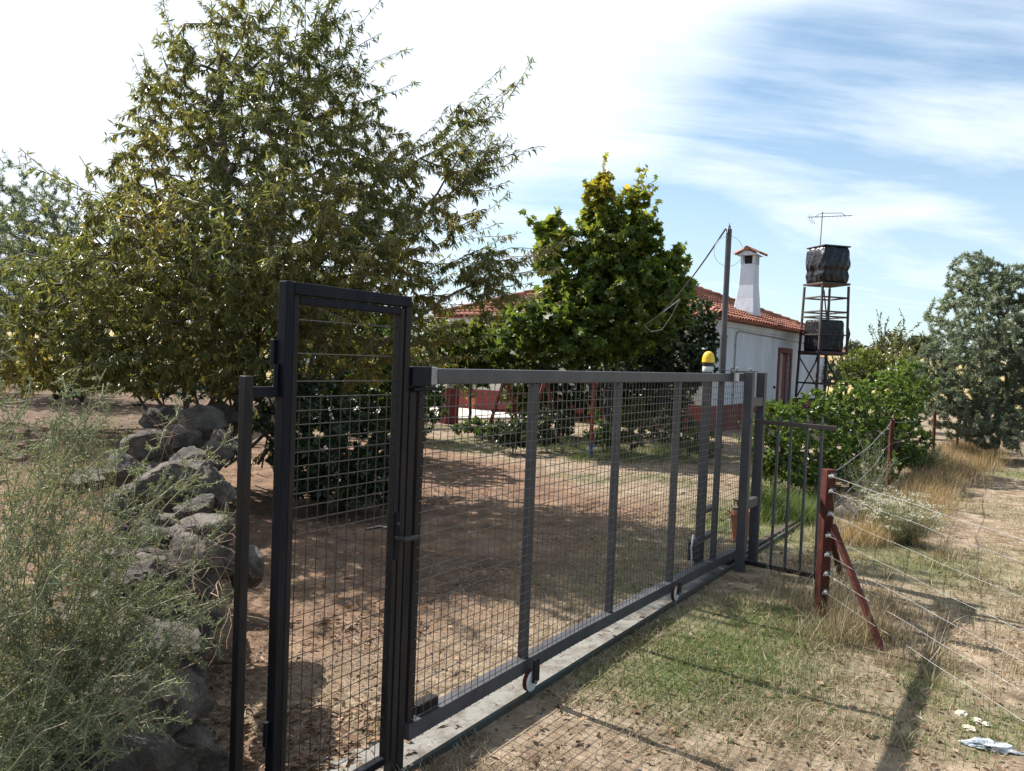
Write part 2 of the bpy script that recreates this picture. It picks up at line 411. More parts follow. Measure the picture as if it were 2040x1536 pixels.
# ------------------------------------------------------------------ helpers
def tag(o, label=None, cat=None, group=None, kind=None):
    if label: o['label'] = label
    if cat: o['category'] = cat
    if group: o['group'] = group
    if kind: o['kind'] = kind
    return o
def thing(name, label, cat, loc=(0, 0, 0), rotz=0.0, group=None):
    o = bpy.data.objects.new(name, None)
    o.empty_display_size = 0.1
    COL.objects.link(o)
    o.location = loc; o.rotation_euler = (0, 0, rotz)
    return tag(o, label, cat, group)
def link(name, me, mat=None, parent=None, loc=None, rot=None):
    o = bpy.data.objects.new(name, me)
    COL.objects.link(o)
    if mat is not None and not me.materials:
        me.materials.append(M[mat] if isinstance(mat, str) else mat)
    if parent: o.parent = parent
    if loc is not None: o.location = loc
    if rot is not None: o.rotation_euler = rot
    return o

class MB:
    def __init__(s): s.v = []; s.f = []
    def add(s, vs, fs):
        n = len(s.v); s.v += [tuple(v) for v in vs]; s.f += [tuple(i + n for i in f) for f in fs]; return s
    def box(s, x0, x1, y0, y1, z0, z1):
        return s.add([(x0, y0, z0), (x1, y0, z0), (x1, y1, z0), (x0, y1, z0), (x0, y0, z1), (x1, y0, z1), (x1, y1, z1), (x0, y1, z1)],
                     [(3, 2, 1, 0), (4, 5, 6, 7), (0, 1, 5, 4), (1, 2, 6, 5), (2, 3, 7, 6), (3, 0, 4, 7)])
    def bar(s, a, b, w, h, up=(0, 0, 1)):
        a = Vector(a); b = Vector(b); d = (b - a).normalized(); up = Vector(up)
        if abs(d.dot(up)) > 0.97: up = Vector((0, 1, 0))
        x = d.cross(up).normalized() * (w / 2); y = x.cross(d).normalized() * (h / 2)
        vs = [a - x - y, a + x - y, a + x + y, a - x + y, b - x - y, b + x - y, b + x + y, b - x + y]
        return s.add(vs, [(0, 1, 2, 3), (7, 6, 5, 4), (0, 4, 5, 1), (1, 5, 6, 2), (2, 6, 7, 3), (3, 7, 4, 0)])
    def tube(s, pts, r, n=8, cap=True):
        pts = [Vector(p) for p in pts]
        rs = r if isinstance(r, (list, tuple)) else [r] * len(pts)
        base = len(s.v); prev = None
        for i, p in enumerate(pts):
            d = (pts[min(i + 1, len(pts) - 1)] - pts[max(i - 1, 0)]).normalized()
            ref = prev if prev is not None else (Vector((0, 0, 1)) if abs(d.z) < 0.9 else Vector((1, 0, 0)))
            x = (ref - d * ref.dot(d)).normalized(); y = d.cross(x); prev = x
            for k in range(n):
                a = 2 * math.pi * k / n
                s.v.append(tuple(p + (x * math.cos(a) + y * math.sin(a)) * rs[i]))
        for i in range(len(pts) - 1):
            for k in range(n):
                a = base + i * n + k; b = base + i * n + (k + 1) % n
                s.f.append((a, b, b + n, a + n))
        if cap:
            s.f.append(tuple(base + k for k in reversed(range(n))))
            e = base + (len(pts) - 1) * n
            s.f.append(tuple(e + k for k in range(n)))
        return s
    def lathe(s, prof, c=(0, 0, 0), n=20):
        base = len(s.v)
        for r, z in prof:
            for k in range(n):
                a = 2 * math.pi * k / n
                s.v.append((c[0] + r * math.cos(a), c[1] + r * math.sin(a), c[2] + z))
        for i in range(len(prof) - 1):
            for k in range(n):
                a = base + i * n + k; b = base + i * n + (k + 1) % n
                s.f.append((a, b, b + n, a + n))
        s.f.append(tuple(base + k for k in reversed(range(n))))
        e = base + (len(prof) - 1) * n
        s.f.append(tuple(e + k for k in range(n)))
        return s
    def mesh(s, name, smooth=False):
        me = bpy.data.meshes.new(name); me.from_pydata(s.v, [], s.f); me.update()
        if smooth:
            me.polygons.foreach_set('use_smooth', [True] * len(me.polygons))
            try: me.set_sharp_from_angle(angle=R(40))
            except Exception: pass
        return me
    def build(s, name, mat, parent=None, bevel=0.0, smooth=False, loc=None, rot=None):
        o = link(name, s.mesh(name, smooth), mat, parent, loc, rot)
        if bevel:
            md = o.modifiers.new('bevel', 'BEVEL'); md.width = bevel; md.segments = 2; md.limit_method = 'ANGLE'
        return o

def np_mesh(name, verts, nper, faces_rel, tint=None, smooth=False):
    """many copies of one small polygon set: verts (N*nper,3), faces_rel list of tuples"""
    verts = np.ascontiguousarray(verts, dtype=np.float32)
    n = len(verts) // nper
    me = bpy.data.meshes.new(name)
    me.vertices.add(len(verts)); me.vertices.foreach_set('co', verts.ravel())
    ll = []; starts = []; k = 0
    for f in faces_rel: ll += list(f)
    ll = np.array(ll, dtype=np.int32); lens = np.array([len(f) for f in faces_rel], dtype=np.int32)
    allloops = (ll[None, :] + (np.arange(n, dtype=np.int32) * nper)[:, None]).ravel()
    me.loops.add(len(allloops)); me.loops.foreach_set('vertex_index', allloops)
    alllens = np.tile(lens, n); st = np.concatenate([[0], np.cumsum(alllens)[:-1]]).astype(np.int32)
    me.polygons.add(len(alllens)); me.polygons.foreach_set('loop_start', st)
    if smooth: me.polygons.foreach_set('use_smooth', np.ones(len(alllens), dtype=bool))
    me.update(calc_edges=True)
    if tint is not None:
        a = me.attributes.new('tint', 'FLOAT', 'POINT')
        a.data.foreach_set('value', np.repeat(np.clip(tint, 0, 1), nper).astype(np.float32))
    return me
def nrm(a):
    return a / np.maximum(np.linalg.norm(a, axis=1, keepdims=True), 1e-9)
LANCE = ([(0, 0, 0), (0.45, 0.5, 0.06), (1, 0, -0.10), (0.45, -0.5, 0.06), (0.45, 0, 0)], [(0, 1, 4), (0, 4, 3), (1, 2, 4), (4, 2, 3)])
SIMPLE = ([(0, 0, 0), (0.45, 0.5, 0.05), (1, 0, -0.05), (0.45, -0.5, 0.05)], [(0, 1, 2), (0, 2, 3)])
PALM = ([(0, 0, 0), (0.10, 0.42, 0.03), (0.42, 0.24, 0.05), (0.58, 0.62, 0.02), (0.72, 0.18, 0.04), (1.0, 0, -0.12), (0.72, -0.18, 0.04), (0.58, -0.62, 0.02), (0.42, -0.24, 0.05), (0.10, -0.42, 0.03)],
        [(0, 1, 2), (0, 2, 4), (2, 3, 4), (0, 4, 6), (4, 5, 6), (0, 6, 8), (8, 6, 7), (0, 8, 9)])
BLADE = ([(0, 0.5, 0), (0, -0.5, 0), (0.55, 0.32, 0.03), (0.55, -0.32, 0.03), (1, 0, -0.05)], [(0, 1, 3, 2), (2, 3, 4)])
def leaves(name, pos, d, length, width, shape, tint, mat, parent=None, kind='stuff', up=None):
    n = len(pos); d = nrm(d)
    ref = up if up is not None else rng.normal(size=(n, 3))
    side = nrm(np.cross(d, ref)); nn = np.cross(side, d)
    sv, sf = shape
    out = np.empty((n, len(sv), 3))
    L_ = np.broadcast_to(np.asarray(length, float), (n,))[:, None]; W_ = np.broadcast_to(np.asarray(width, float), (n,))[:, None]
    for i, (u, v, h) in enumerate(sv):
        out[:, i] = pos + d * (u * L_) + side * (v * W_) + nn * (h * L_)
    me = np_mesh(name, out.reshape(-1, 3), len(sv), sf, tint)
    o = link(name, me, mat, parent)
    if kind: o['kind'] = kind
    return o
def edge_tubes(name, p0, p1, r0, r1, mat, parent=None, k=5, kind=None):
    d = nrm(p1 - p0); n = len(d)
    ref = np.where(np.abs(d[:, 2:3]) < 0.9, np.array([[0, 0, 1.0]]), np.array([[1.0, 0, 0]]))
    x = nrm(np.cross(d, ref)); y = np.cross(d, x)
    out = np.empty((n, 2 * k, 3))
    for i in range(k):
        a = 2 * math.pi * i / k
        o_ = x * math.cos(a) + y * math.sin(a)
        out[:, i] = p0 + o_ * r0[:, None]; out[:, k + i] = p1 + o_ * r1[:, None]
    fs = [(i, (i + 1) % k, k + (i + 1) % k, k + i) for i in range(k)]
    o = link(name, np_mesh(name, out.reshape(-1, 3), 2 * k, fs, None, True), mat, parent)
    if kind: o['kind'] = kind
    return o
class Skel:
    """a branching skeleton: attractor points joined to the nearest grown node"""
    def __init__(s): s.buf = np.empty((60000, 3)); s.n = 0; s.par = []; s.root = []
    @property
    def p(s): return s.buf[:s.n]
    def node(s, p, par):
        s.buf[s.n] = p; s.par.append(par); s.root.append(s.n if par < 0 else s.root[par]); s.n += 1
        return s.n - 1
    def path(s, pts, par=-1, jit=0.0):
        for q in pts:
            par = s.node(np.array(q, float) + rng.normal(size=3) * jit, par)
        return par
    def grow(s, A, origin, step=0.28, jit=0.03, up=0.0):
        A = A[np.argsort(np.linalg.norm(A - np.array(origin), axis=1))]
        for a in A:
            P = s.p
            dv = a - P
            c = np.sqrt((dv * dv).sum(1)) + np.maximum(0, -0.5 * dv[:, 2])
            j = int(np.argmin(c)); pj = P[j].copy(); dist = np.linalg.norm(a - pj); k = max(1, int(dist / step))
            for t in range(1, k + 1):
                f = t / k
                q = pj + (a - pj) * f
                if t < k: q = q + rng.normal(size=3) * jit + np.array([0, 0, up * f * (1 - f)])
                par = s.node(q, j if t == 1 else s.n - 1)
    def finish(s, tip=0.004, expo=2.3, rmax=0.15):
        n = s.n; s.P = s.p.copy(); s.Q = np.array(s.par)
        ch = np.zeros(n, int); acc = np.zeros(n)
        for i in range(n):
            if s.Q[i] >= 0: ch[s.Q[i]] += 1
        s.ch = ch
        for i in range(n - 1, -1, -1):
            if ch[i] == 0: acc[i] = tip ** expo
            if s.Q[i] >= 0: acc[s.Q[i]] += acc[i]
        s.r = np.minimum(acc ** (1 / expo), rmax)
        s.e = np.array([i for i in range(n) if s.Q[i] >= 0])
    def wood(s, parent, mat, thick=0.03, names=('trunk', 'branch')):
        e = s.e; q = s.Q[e]
        big = s.r[q] > thick
        # a child grows from its parent's girth only along the main line
        r0 = np.minimum(s.r[q], s.r[e] * 1.5)
        rt = np.array(s.root)[e]
        for g in np.unique(rt[big]):             # each stem that rises from its own root is a part
            sel = big & (rt == g)
            edge_tubes(names[0], s.P[q[sel]], s.P[e[sel]], r0[sel], s.r[e[sel]], mat, parent, 8)
        sel = ~big
        if sel.any():
            edge_tubes(names[1], s.P[q[sel]], s.P[e[sel]], r0[sel], s.r[e[sel]], mat, parent, 4, 'stuff')
    def twig_points(s, per, rmax=0.012, shoot_from=10 ** 9):
        e = s.e[s.r[s.e] < rmax]; q = s.Q[e]
        a = s.P[q]; b = s.P[e]
        cnt = np.maximum(1, rng.poisson(per * np.where(e >= shoot_from, 0.33, 1.0) * np.linalg.norm(b - a, axis=1)))
        i = np.repeat(np.arange(len(e)), cnt); t = rng.random(len(i))[:, None]
        return a[i] + (b[i] - a[i]) * t, nrm(b - a)[i]
def ell_points(n, c, r, shell=0.0, seed=None):
    """points in an ellipsoid; shell pushes them outwards"""
    d = nrm(rng.normal(size=(n, 3)))
    u = rng.random(n) ** (1 / 3)
    u = shell + (1 - shell) * u if shell else u
    return np.array(c) + d * u[:, None] * np.array(r)

# ================================================================== SETTING
def build_ground():
    def axis(lo, hi, near_lo, near_hi, st, grow=1.35):
        a = list(np.arange(near_lo, near_hi + 1e-6, st))
        x = near_hi; h = st
        while x < hi: h *= grow; x += h; a.append(min(x, hi))
        x = near_lo; h = st; left = []
        while x > lo: h *= grow; x -= h; left.append(max(x, lo))
        return np.array(left[::-1] + a)
    xs = axis(-900, 900, -6, 9, 0.11); ys = axis(-60, 1500, 1.0, 21, 0.11, 1.3)
    X, Y = np.meshgrid(xs, ys)
    Z = ground_z(X, Y)
    nx, ny = len(xs), len(ys)
    V = np.stack([X, Y, Z], -1).reshape(-1, 3).astype(np.float32)
    me = bpy.data.meshes.new('ground')
    me.vertices.add(len(V)); me.vertices.foreach_set('co', V.ravel())
    i = (np.arange(ny - 1)[:, None] * nx + np.arange(nx - 1)[None, :]).ravel()
    F = np.stack([i, i + 1, i + nx + 1, i + nx], 1).astype(np.int32)
    me.loops.add(F.size); me.loops.foreach_set('vertex_index', F.ravel())
    me.polygons.add(len(F)); me.polygons.foreach_set('loop_start', np.arange(0, F.size, 4, dtype=np.int32))
    me.polygons.foreach_set('use_smooth', np.ones(len(F), bool))
    me.update(calc_edges=True)
    x = V[:, 0].astype(float); y = V[:, 1].astype(float)
    dm = drive_mask(x, y); gm = green_mask(x, y)
    lit = sstep(0.0, 0.6, wall_side(x, y)) * 0.8 * sstep(4.5, 7.5, y)
    lit = np.maximum(lit, 0.75 * dm * sstep(0.45, 0.75, vnoise(x, y, 1.4, 12)) * (1 - sstep(6, 9, y)))
    ca = me.color_attributes.new('cover', 'FLOAT_COLOR', 'POINT')
    ca.data.foreach_set('color', np.stack([dm, gm * 0.8, lit, np.ones_like(dm)], 1).astype(np.float32).ravel())
    tag(link('ground', me, 'ground'), kind='structure')
build_ground()

# concrete strip and steel track that the gate rolls on
ROTG = math.atan2(GD[1], GD[0])
def gl(s, y=0.0, z=0.0):
    """gate-frame point to world: s along the gate, y away from the camera"""
    return Vector((GO[0] + GD[0] * s - GD[1] * y, GO[1] + GD[1] * s + GD[0] * y, z))
t = thing('gate_track', 'pale concrete strip with steel angle rail under the sliding gate', 'track', gl(0), ROTG)
mb = MB(); n = 60
for i in range(n + 1):
    s = -1.5 + 4.6 * i / n
    w0 = -0.045 + random.uniform(-0.004, 0.004); w1 = 0.22 + random.uniform(-0.04, 0.04)
    mb.v += [(s, w0, -0.1), (s, w0, 0.006), (s, w0 + 0.012, 0.010), (s, w1, 0.010), (s, w1 + 0.02, -0.1)]
for i in range(n):
    for k in range(4):
        a = i * 5 + k; mb.f.append((a, a + 1, a + 6, a + 5))
mb.build('concrete_strip', 'concrete', t)
MB().bar((-1.5, -0.056, 0.012), (7.4, -0.056, 0.012), 0.018, 0.04).build('track_rail', 'green_steel', t, bevel=0.003)
MB().bar((3.1, 0.025, 0.012), (7.4, 0.025, 0.012), 0.05, 0.03).build('track_base', 'rust_dark', t)

# ================================================================== THE GATES
def wire_set(parent, n, mesh, place, mat):
    """n single wires that share one mesh"""
    for i in range(n):
        o = bpy.data.objects.new('wire', mesh); COL.objects.link(o); o.parent = parent
        o.location, o.rotation_euler = place(i)
    if not mesh.materials: mesh.materials.append(M[mat])
def rod(length, r, n=6, wav=0.0, pitch=0.046, axis='x'):
    mb = MB()
    if wav:
        k = int(length / (pitch / 2)); pts = [(length * i / k, wav * (1 if i % 2 else -1), 0) for i in range(k + 1)]
        mb.tube(pts, r, n)
    else:
        mb.tube([(0, 0, 0), (length, 0, 0)], r, n)
    return mb.mesh('wire', True)

# ---- pedestrian gate: black portal with a leaf of welded mesh
PG = thing('pedestrian_gate', 'narrow black steel pedestrian gate with tall portal frame and wire mesh leaf', 'gate', gl(-1.533), ROTG)
W = 0.600; T = 1.868
mb = MB().box(0, 0.032, -0.02, 0.02, -0.15, T)
mb.build('frame_post', 'black_paint', PG, bevel=0.003)
MB().box(W - 0.030, W, -0.02, 0.02, -0.15, T - 0.042).build('frame_post', 'brown_paint', PG, bevel=0.003)
MB().box(0.034, W, -0.02, 0.02, T - 0.040, T).build('top_beam', 'black_paint', PG, bevel=0.003)
for z in (0.35, 1.52):
    MB().tube([(-0.009, 0.008, z), (-0.009, 0.008, z + 0.08)], 0.009, 10).build('hinge', 'black_paint', PG, smooth=True)
la, lb, lz0, lz1 = 0.036, W - 0.034, 0.06, T - 0.045
lf = MB().box(la, la + 0.022, -0.016, 0.018, lz0, lz1).build('leaf_stile', 'brown_paint', PG, bevel=0.003)
MB().box(lb - 0.025, lb, -0.016, 0.018, lz0, lz1).build('leaf_stile', 'brown_paint', PG, bevel=0.003)
MB().box(la + 0.024, lb - 0.027, -0.016, 0.018, lz1 - 0.026, lz1).build('leaf_top_rail', 'black_paint', PG, bevel=0.003)
br = MB().box(la + 0.024, lb - 0.027, -0.016, 0.018, lz0, lz0 + 0.030).build('leaf_bottom_rail', 'black_paint', PG, bevel=0.003)
MB().box(W - 0.052, W - 0.036, -0.024, -0.0165, 0.86, 1.04).build('lock_plate', 'black_paint', PG, bevel=0.002)
MB().tube([(W - 0.045, -0.02, 0.945), (W - 0.045, -0.06, 0.945), (W + 0.035, -0.062, 0.94)], 0.010, 8).build('handle', 'black_rubber', PG, smooth=True)
MB().tube([(W - 0.05, 0.018, 0.975), (W - 0.05, 0.06, 0.975), (W - 0.12, 0.065, 0.975)], 0.006, 8).build('handle', 'rust_dark', PG, smooth=True)
MB().lathe([(0.007, 0), (0.007, 0.006), (0.005, 0.008)], n=14).build('lock_cylinder', 'rust_dark', PG, loc=(W - 0.044, -0.0245, 1.0), rot=(R(90), 0, 0))
MB().box(-0.012, 0.006, 0.0205, 0.04, 1.60, 1.68).build('latch_block', 'black_paint', PG, bevel=0.003)
wl = (lb - 0.025) - (la + 0.022)
hz = [1.748, 1.637, 1.545] + [1.493 - 0.0462 * i for i in range(30)]
hm = rod(wl, 0.0018)
wire_set(PG, len(hz), hm, lambda i: ((la + 0.022, 0.003, hz[i]), (0, 0, random.uniform(-.004, .004))), 'wire_black')
vm = rod(1.493 - lz0 - 0.03, 0.0016)
nv = int(wl / 0.0462)
wire_set(PG, nv, vm, lambda i: ((la + 0.024 + 0.0462 * (i + 0.45), -0.002, 1.497), (random.uniform(-.002, .002), R(90), 0)), 'wire_black')

# ---- short post beside the portal
ST = thing('side_post', 'short black square post left of the portal, tied to it by a bracket', 'post', gl(-1.652, 0.01), ROTG)
MB().box(-0.0155, 0.0155, -0.0155, 0.0155, -0.15, 1.562).build('post', 'brown_paint', ST, bevel=0.003)
MB().box(0.017, 0.117, -0.010, 0.012, 1.494, 1.528).build('bracket', 'black_paint', ST, bevel=0.002)

# ---- sliding gate
SG = thing('sliding_gate', 'long grey steel sliding gate filled with square welded wire mesh', 'gate', gl(0), ROTG)
s0, s1 = -0.872, 3.46
ztop, zrail = 1.595, 1.532
def zb(s):                      # the bottom rail sags a little towards the far end
    return 0.112 - 0.020 * max(0, s - 0.5) - 0.006 * max(0, s - 2) ** 2
MB().box(s0 + 0.11, s1, -0.021, 0.025, zrail, ztop).build('top_rail', 'grey_paint', SG, bevel=0.004)
n = 24; mb = MB()
for i in range(n + 1):
    s = s0 + (s1 - s0) * i / n
    mb.v += [(s, -0.03, zb(s)), (s, 0.032, zb(s)), (s, 0.032, zb(s) + 0.066), (s, -0.03, zb(s) + 0.066)]
for i in range(n):
    for k in range(4):
        a = i * 4 + k; b = i * 4 + (k + 1) % 4; mb.f.append((a, a + 4, b + 4, b))
mb.f += [(0, 1, 2, 3), (n * 4 + 3, n * 4 + 2, n * 4 + 1, n * 4)]
mb.build('bottom_rail', 'grey_paint', SG)
MB().box(s0, s0 + 0.038, -0.020, 0.022, zb(s0) + 0.068, zrail - 0.002).build('end_stile', 'brown_paint', SG, bevel=0.003)
MB().box(s1 - 0.06, s1, -0.029, 0.029, zb(s1) + 0.05, zrail - 0.002).build('end_stile', 'grey_paint', SG, bevel=0.003)
for s in (0.0, 0.925, 1.85, 2.74):
    lo = zb(s) + 0.068
    MB().box(s - 0.020, s + 0.020, -0.016, 0.022, lo, zrail - 0.002).build('upright', 'grey_paint', SG, bevel=0.003)
for s in (0.0, 1.85):
    w = MB().lathe([(0.044, -0.014), (0.051, -0.012), (0.051, -0.005), (0.045, 0.0), (0.051, 0.005), (0.051, 0.012), (0.044, 0.014)], n=28)
    wo = w.build('wheel', 'white_plastic', SG, smooth=True, loc=(s - 0.012, -0.052, 0.080), rot=(R(90), 0, 0))
    MB().lathe([(0.0520, -0.011), (0.0535, 0.0), (0.0520, 0.011)], n=28).build('tread', 'rust', wo, smooth=True)
    MB().box(s - 0.026, s + 0.026, -0.082, -0.072, 0.075, zb(s) + 0.075).build('wheel_fork', 'brown_paint', SG, bevel=0.002)
    MB().tube([(s - 0.012, -0.09, 0.080), (s - 0.012, -0.034, 0.080)], 0.009, 10).build('axle', 'galv', SG, smooth=True)
MB().box(s0 + 0.075, s0 + 0.20, -0.012, 0.035, zb(s0) + 0.068, zb(s0) + 0.11).build('stop_block', 'brown_paint', SG, bevel=0.003)
P_ = 0.0462
nv = int((s1 - s0 - 0.10) / P_)
vm = rod(zrail - 0.10, 0.0017)
wire_set(SG, nv, vm, lambda i: ((s0 + 0.045 + P_ * i, -0.0228, zrail + 0.002), (random.uniform(-.003, .003), R(90), 0)), 'wire_grey')
hm = rod(s1 - s0 - 0.03, 0.0019)
nh = int((zrail - 0.14) / P_)
wire_set(SG, nh, hm, lambda i: ((s0 + 0.01, -0.0262, zrail - 0.045 - P_ * i), (0, random.uniform(-.0006, .0006), 0)), 'wire_grey')

# ---- catch on the portal that receives the gate
CT = thing('gate_catch', 'dark steel catch bracket on the portal holding the end of the top rail', 'bracket', gl(-0.93), ROTG)
MB().box(0.003, 0.115, -0.032, 0.030, 1.525, 1.602).build('catch_box', 'black_paint', CT, bevel=0.003)
MB().box(0.117, 0.160, -0.026, 0.028, 1.528, 1.600).build('worn_end', M['galv'], CT, bevel=0.004)
MB().box(0.004, 0.17, -0.04, 0.028, 1.508, 1.520).build('bottom_plate', 'black_paint', CT, bevel=0.002)
MB().box(0.003, 0.040, -0.021, 0.021, 0.0, 1.505).build('post', 'brown_paint', CT, bevel=0.003)

# ---- guide posts at the far end
GP = thing('guide_frame', 'grey steel guide frame of two posts beside the far end of sliding gate', 'gate frame', gl(3.02, -0.13), ROTG)
gh = 1.612
MB().box(-0.035, 0.035, -0.035, 0.035, -0.1, gh).build('post', 'grey_paint', GP, bevel=0.004)
MB().box(0.305, 0.375, -0.035, 0.035, -0.1, gh).build('post', 'grey_paint', GP, bevel=0.004)
for z in (1.335, 0.50):
    MB().box(0.037, 0.303, -0.03, 0.025, z, z + 0.07).build('cross_bar', 'grey_paint', GP, bevel=0.003)
MB().box(-0.16, 0.36, 0.06, 0.068, gh - 0.006, gh + 0.003).build('top_plate', 'grey_paint', GP)
MB().box(-0.16, 0.36, 0.037, 0.22, gh + 0.005, gh + 0.011).build('roller_plate', 'grey_paint', GP, bevel=0.001)
for s, y in ((-0.10, 0.075), (0.15, 0.20), (0.26, 0.075)):
    r_ = MB().lathe([(0.020, -0.075), (0.021, -0.07), (0.021, -0.012), (0.020, -0.006)], n=16).build('roller', 'white_plastic', GP, smooth=True, loc=(s, y, gh))
    MB().lathe([(0.007, -0.09), (0.007, 0.02), (0.012, 0.021), (0.012, 0.030), (0.006, 0.034)], n=10).build('bolt', 'galv', r_, smooth=True)

# ---- tall pole with overhead cable, warning lamp post
PO = thing('cable_pole', 'tall slim grey pole behind the gate carrying an overhead cable', 'pole', gl(3.14, 0.14), ROTG)
pole_top = 2.79
MB().tube([(0, 0, -0.1), (0.0, 0, 1.9), (0.0, 0, 1.901), (0, 0, pole_top)], [0.028, 0.028, 0.0235, 0.0235], 16).build('pole', 'grey_paint', PO, smooth=True)
MB().lathe([(0.031, -0.012), (0.031, 0.012)], n=16).build('collar', 'grey_paint', PO, smooth=True, loc=(0, 0, 1.9))
MB().tube([(0.02, 0, pole_top - 0.01), (0.028, 0, pole_top + 0.02), (0.005, 0, pole_top + 0.035), (-0.02, 0, pole_top + 0.015), (-0.035, 0, pole_top - 0.03), (-0.05, 0, pole_top - 0.045)], 0.005, 6).build('cable_hook', 'black_rubber', PO, smooth=True)
MB().tube([(0.0, 0, pole_top), (0.0, 0, pole_top + 0.05)], 0.003, 6).build('spike', 'galv', PO)
# slack loop of thin wire round the pole
lp = []
for i in range(31):
    a = math.pi * 2 * i / 30 + 1.2
    lp.append((0.12 * math.cos(a) * 0.55 + 0.01, -0.12 * math.cos(a) * 0.83, pole_top - 0.18 + 0.125 * math.sin(a)))
MB().tube(lp, 0.0016, 5, cap=False).build('wire_loop', 'galv', PO, smooth=True)

LP = thing('lamp_post', 'square grey post behind the mesh that carries the yellow warning lamp', 'post', gl(2.80, 0.14), ROTG)
MB().box(-0.03, 0.03, -0.03, 0.03, -0.1, 1.60).build('post', 'grey_paint', LP, bevel=0.004)
for z in (0.46, 0.24):
    MB().box(0.032, 0.30, -0.03, 0.03, z, z + 0.035).build('shelf_plate', 'grey_paint', LP, bevel=0.002)
MB().box(-0.13, -0.033, -0.05, 0.05, 0.10, 0.26).build('drive_box', 'black_rubber', LP, bevel=0.012)
MB().tube([(-0.09, 0, 0.26), (-0.14, 0, 0.31), (-0.18, 0, 0.22), (-0.16, 0, 0.12), (-0.13, 0, 0.02)], 0.008, 8).build('drive_cable', 'white_plastic', LP, smooth=True)

BC = thing('warning_lamp', 'yellow domed warning lamp with black collar and white base above the gate', 'lamp', gl(2.80, 0.14, 1.602), ROTG)
MB().lathe([(0.040, 0), (0.043, 0.004), (0.043, 0.040), (0.040, 0.044)], n=24).build('base', 'white_plastic', BC, smooth=True)
MB().lathe([(0.040, 0.045), (0.046, 0.050), (0.049, 0.072), (0.046, 0.074)], n=24).build('collar', 'black_rubber', BC, smooth=True)
prof = [(0.049, 0.075), (0.050, 0.084), (0.0485, 0.086), (0.048, 0.105), (0.044, 0.125), (0.037, 0.143), (0.027, 0.156), (0.014, 0.163), (0.003, 0.165)]
mb = MB(); nseg = 48
for j, (r, z) in enumerate(prof):
    for k in range(nseg):
        a = 2 * math.pi * k / nseg; rr = r * (1 + (0.025 if k % 2 and 2 <= j <= 6 else 0))
        mb.v.append((rr * math.cos(a), rr * math.sin(a), z))
for j in range(len(prof) - 1):
    for k in range(nseg):
        a = j * nseg + k; b = j * nseg + (k + 1) % nseg; mb.f.append((a, b, b + nseg, a + nseg))
mb.f.append(tuple((len(prof) - 1) * nseg + k for k in range(nseg)))
mb.build('lens', 'yellow_lens', BC, smooth=True)

# overhead cable from the pole down into the trees
p0 = gl(3.14, 0.14, pole_top + 0.0) + Vector((-0.03, 0, 0)); p1 = at(1283, 648, 12.6)
pts = []
for i in range(25):
    f = i / 24; q = p0.lerp(p1, f); q.z -= 0.42 * f * (1 - f) * 1.2; pts.append(q)
cb = MB().tube(pts, 0.007, 6).build('overhead_cable', 'black_rubber', None, smooth=True)
tag(cb, 'dark overhead cable sloping from the pole top into the trees', 'cable')
pts = [p1.lerp(p0, 0.0), p1 + Vector((0.12, 0, -0.10)), p1 + Vector((0.30, 0, -0.06)), p1 + Vector((0.42, -0.1, 0.16)), p1 + Vector((0.50, -0.3, 0.42)), p0.lerp(p1, 0.72) - Vector((0, 0, 0.10))]
tag(MB().tube(pts, 0.006, 6).build('slack_wire', 'galv', None, smooth=True), 'pale slack wire hanging in a curve below the overhead cable', 'wire')

# ---- barred panel right of the guide frame
A = gl(3.06, -0.15); B = gnd(1630, 1168)
pd = (B - A); plen = pd.length; pr = math.atan2(pd.y, pd.x)
BP = thing('bar_panel', 'low grey fence panel of spiked upright bars beside the sliding gate', 'fence', (A.x, A.y, 0), pr)
zt = 1.235
MB().box(0.03, plen + 0.07, -0.016, 0.016, zt - 0.034, zt).build('top_bar', 'rust_dark', BP, bevel=0.002)
MB().box(0.0, plen + 0.01, -0.018, 0.018, 0.055, 0.09).build('bottom_bar', 'brown_paint', BP, bevel=0.002)
bm_ = MB().box(-0.009, 0.009, -0.009, 0.009, 0.092, zt + 0.02)
bm_.add([(-0.009, -0.009, zt + 0.02), (0.009, -0.009, zt + 0.02), (0.009, 0.009, zt + 0.02), (-0.009, 0.009, zt + 0.02), (0, 0, zt + 0.075)], [(0, 1, 4), (1, 2, 4), (2, 3, 4), (3, 0, 4)])
bme = bm_.mesh('bar')
nb = 5
for i in range(nb):
    x = 0.10 + (plen - 0.13) * i / (nb - 1)
    link('bar', bme, 'grey_paint', BP, loc=(x, -0.026 if False else 0.0, 0), rot=(random.uniform(-.006, .006), random.uniform(-.008, .008), 0))
MB().box(plen - 0.01, plen + 0.02, -0.012, 0.012, -0.1, 0.053).build('foot', 'brown_paint', BP)

# ---- wire fence towards the camera
C0 = gnd(1634, 1222)
WF = thing('wire_fence', 'wire fence with thick rusty brown corner post and seven pale strands', 'fence', (C0.x, C0.y, 0))
fz = 0.985
post = MB()
post.box(-0.034, 0.034, -0.034, 0.034, -0.2, fz)
po = post.build('corner_post', 'rust', WF, bevel=0.004, rot=(R(-0.5), R(0.8), R(10)))
MB().bar((0.03, -0.05, 0.62), (gnd(1757, 1297) - C0), 0.036, 0.030).build('brace', 'rust', WF, bevel=0.003)
MB().bar((0.03, 0.04, 0.64), (gnd(1676, 1152) - C0), 0.040, 0.030).build('brace', 'rust', WF, bevel=0.003)
FD = Vector((0.085, -1, 0)).normalized()
heights = [0.945, 0.845, 0.69, 0.545, 0.415, 0.285, 0.16]
ins = MB().lathe([(0.006, -0.020), (0.013, -0.018), (0.008, -0.009), (0.014, -0.002), (0.008, 0.006), (0.012, 0.014), (0.005, 0.018)], n=9)
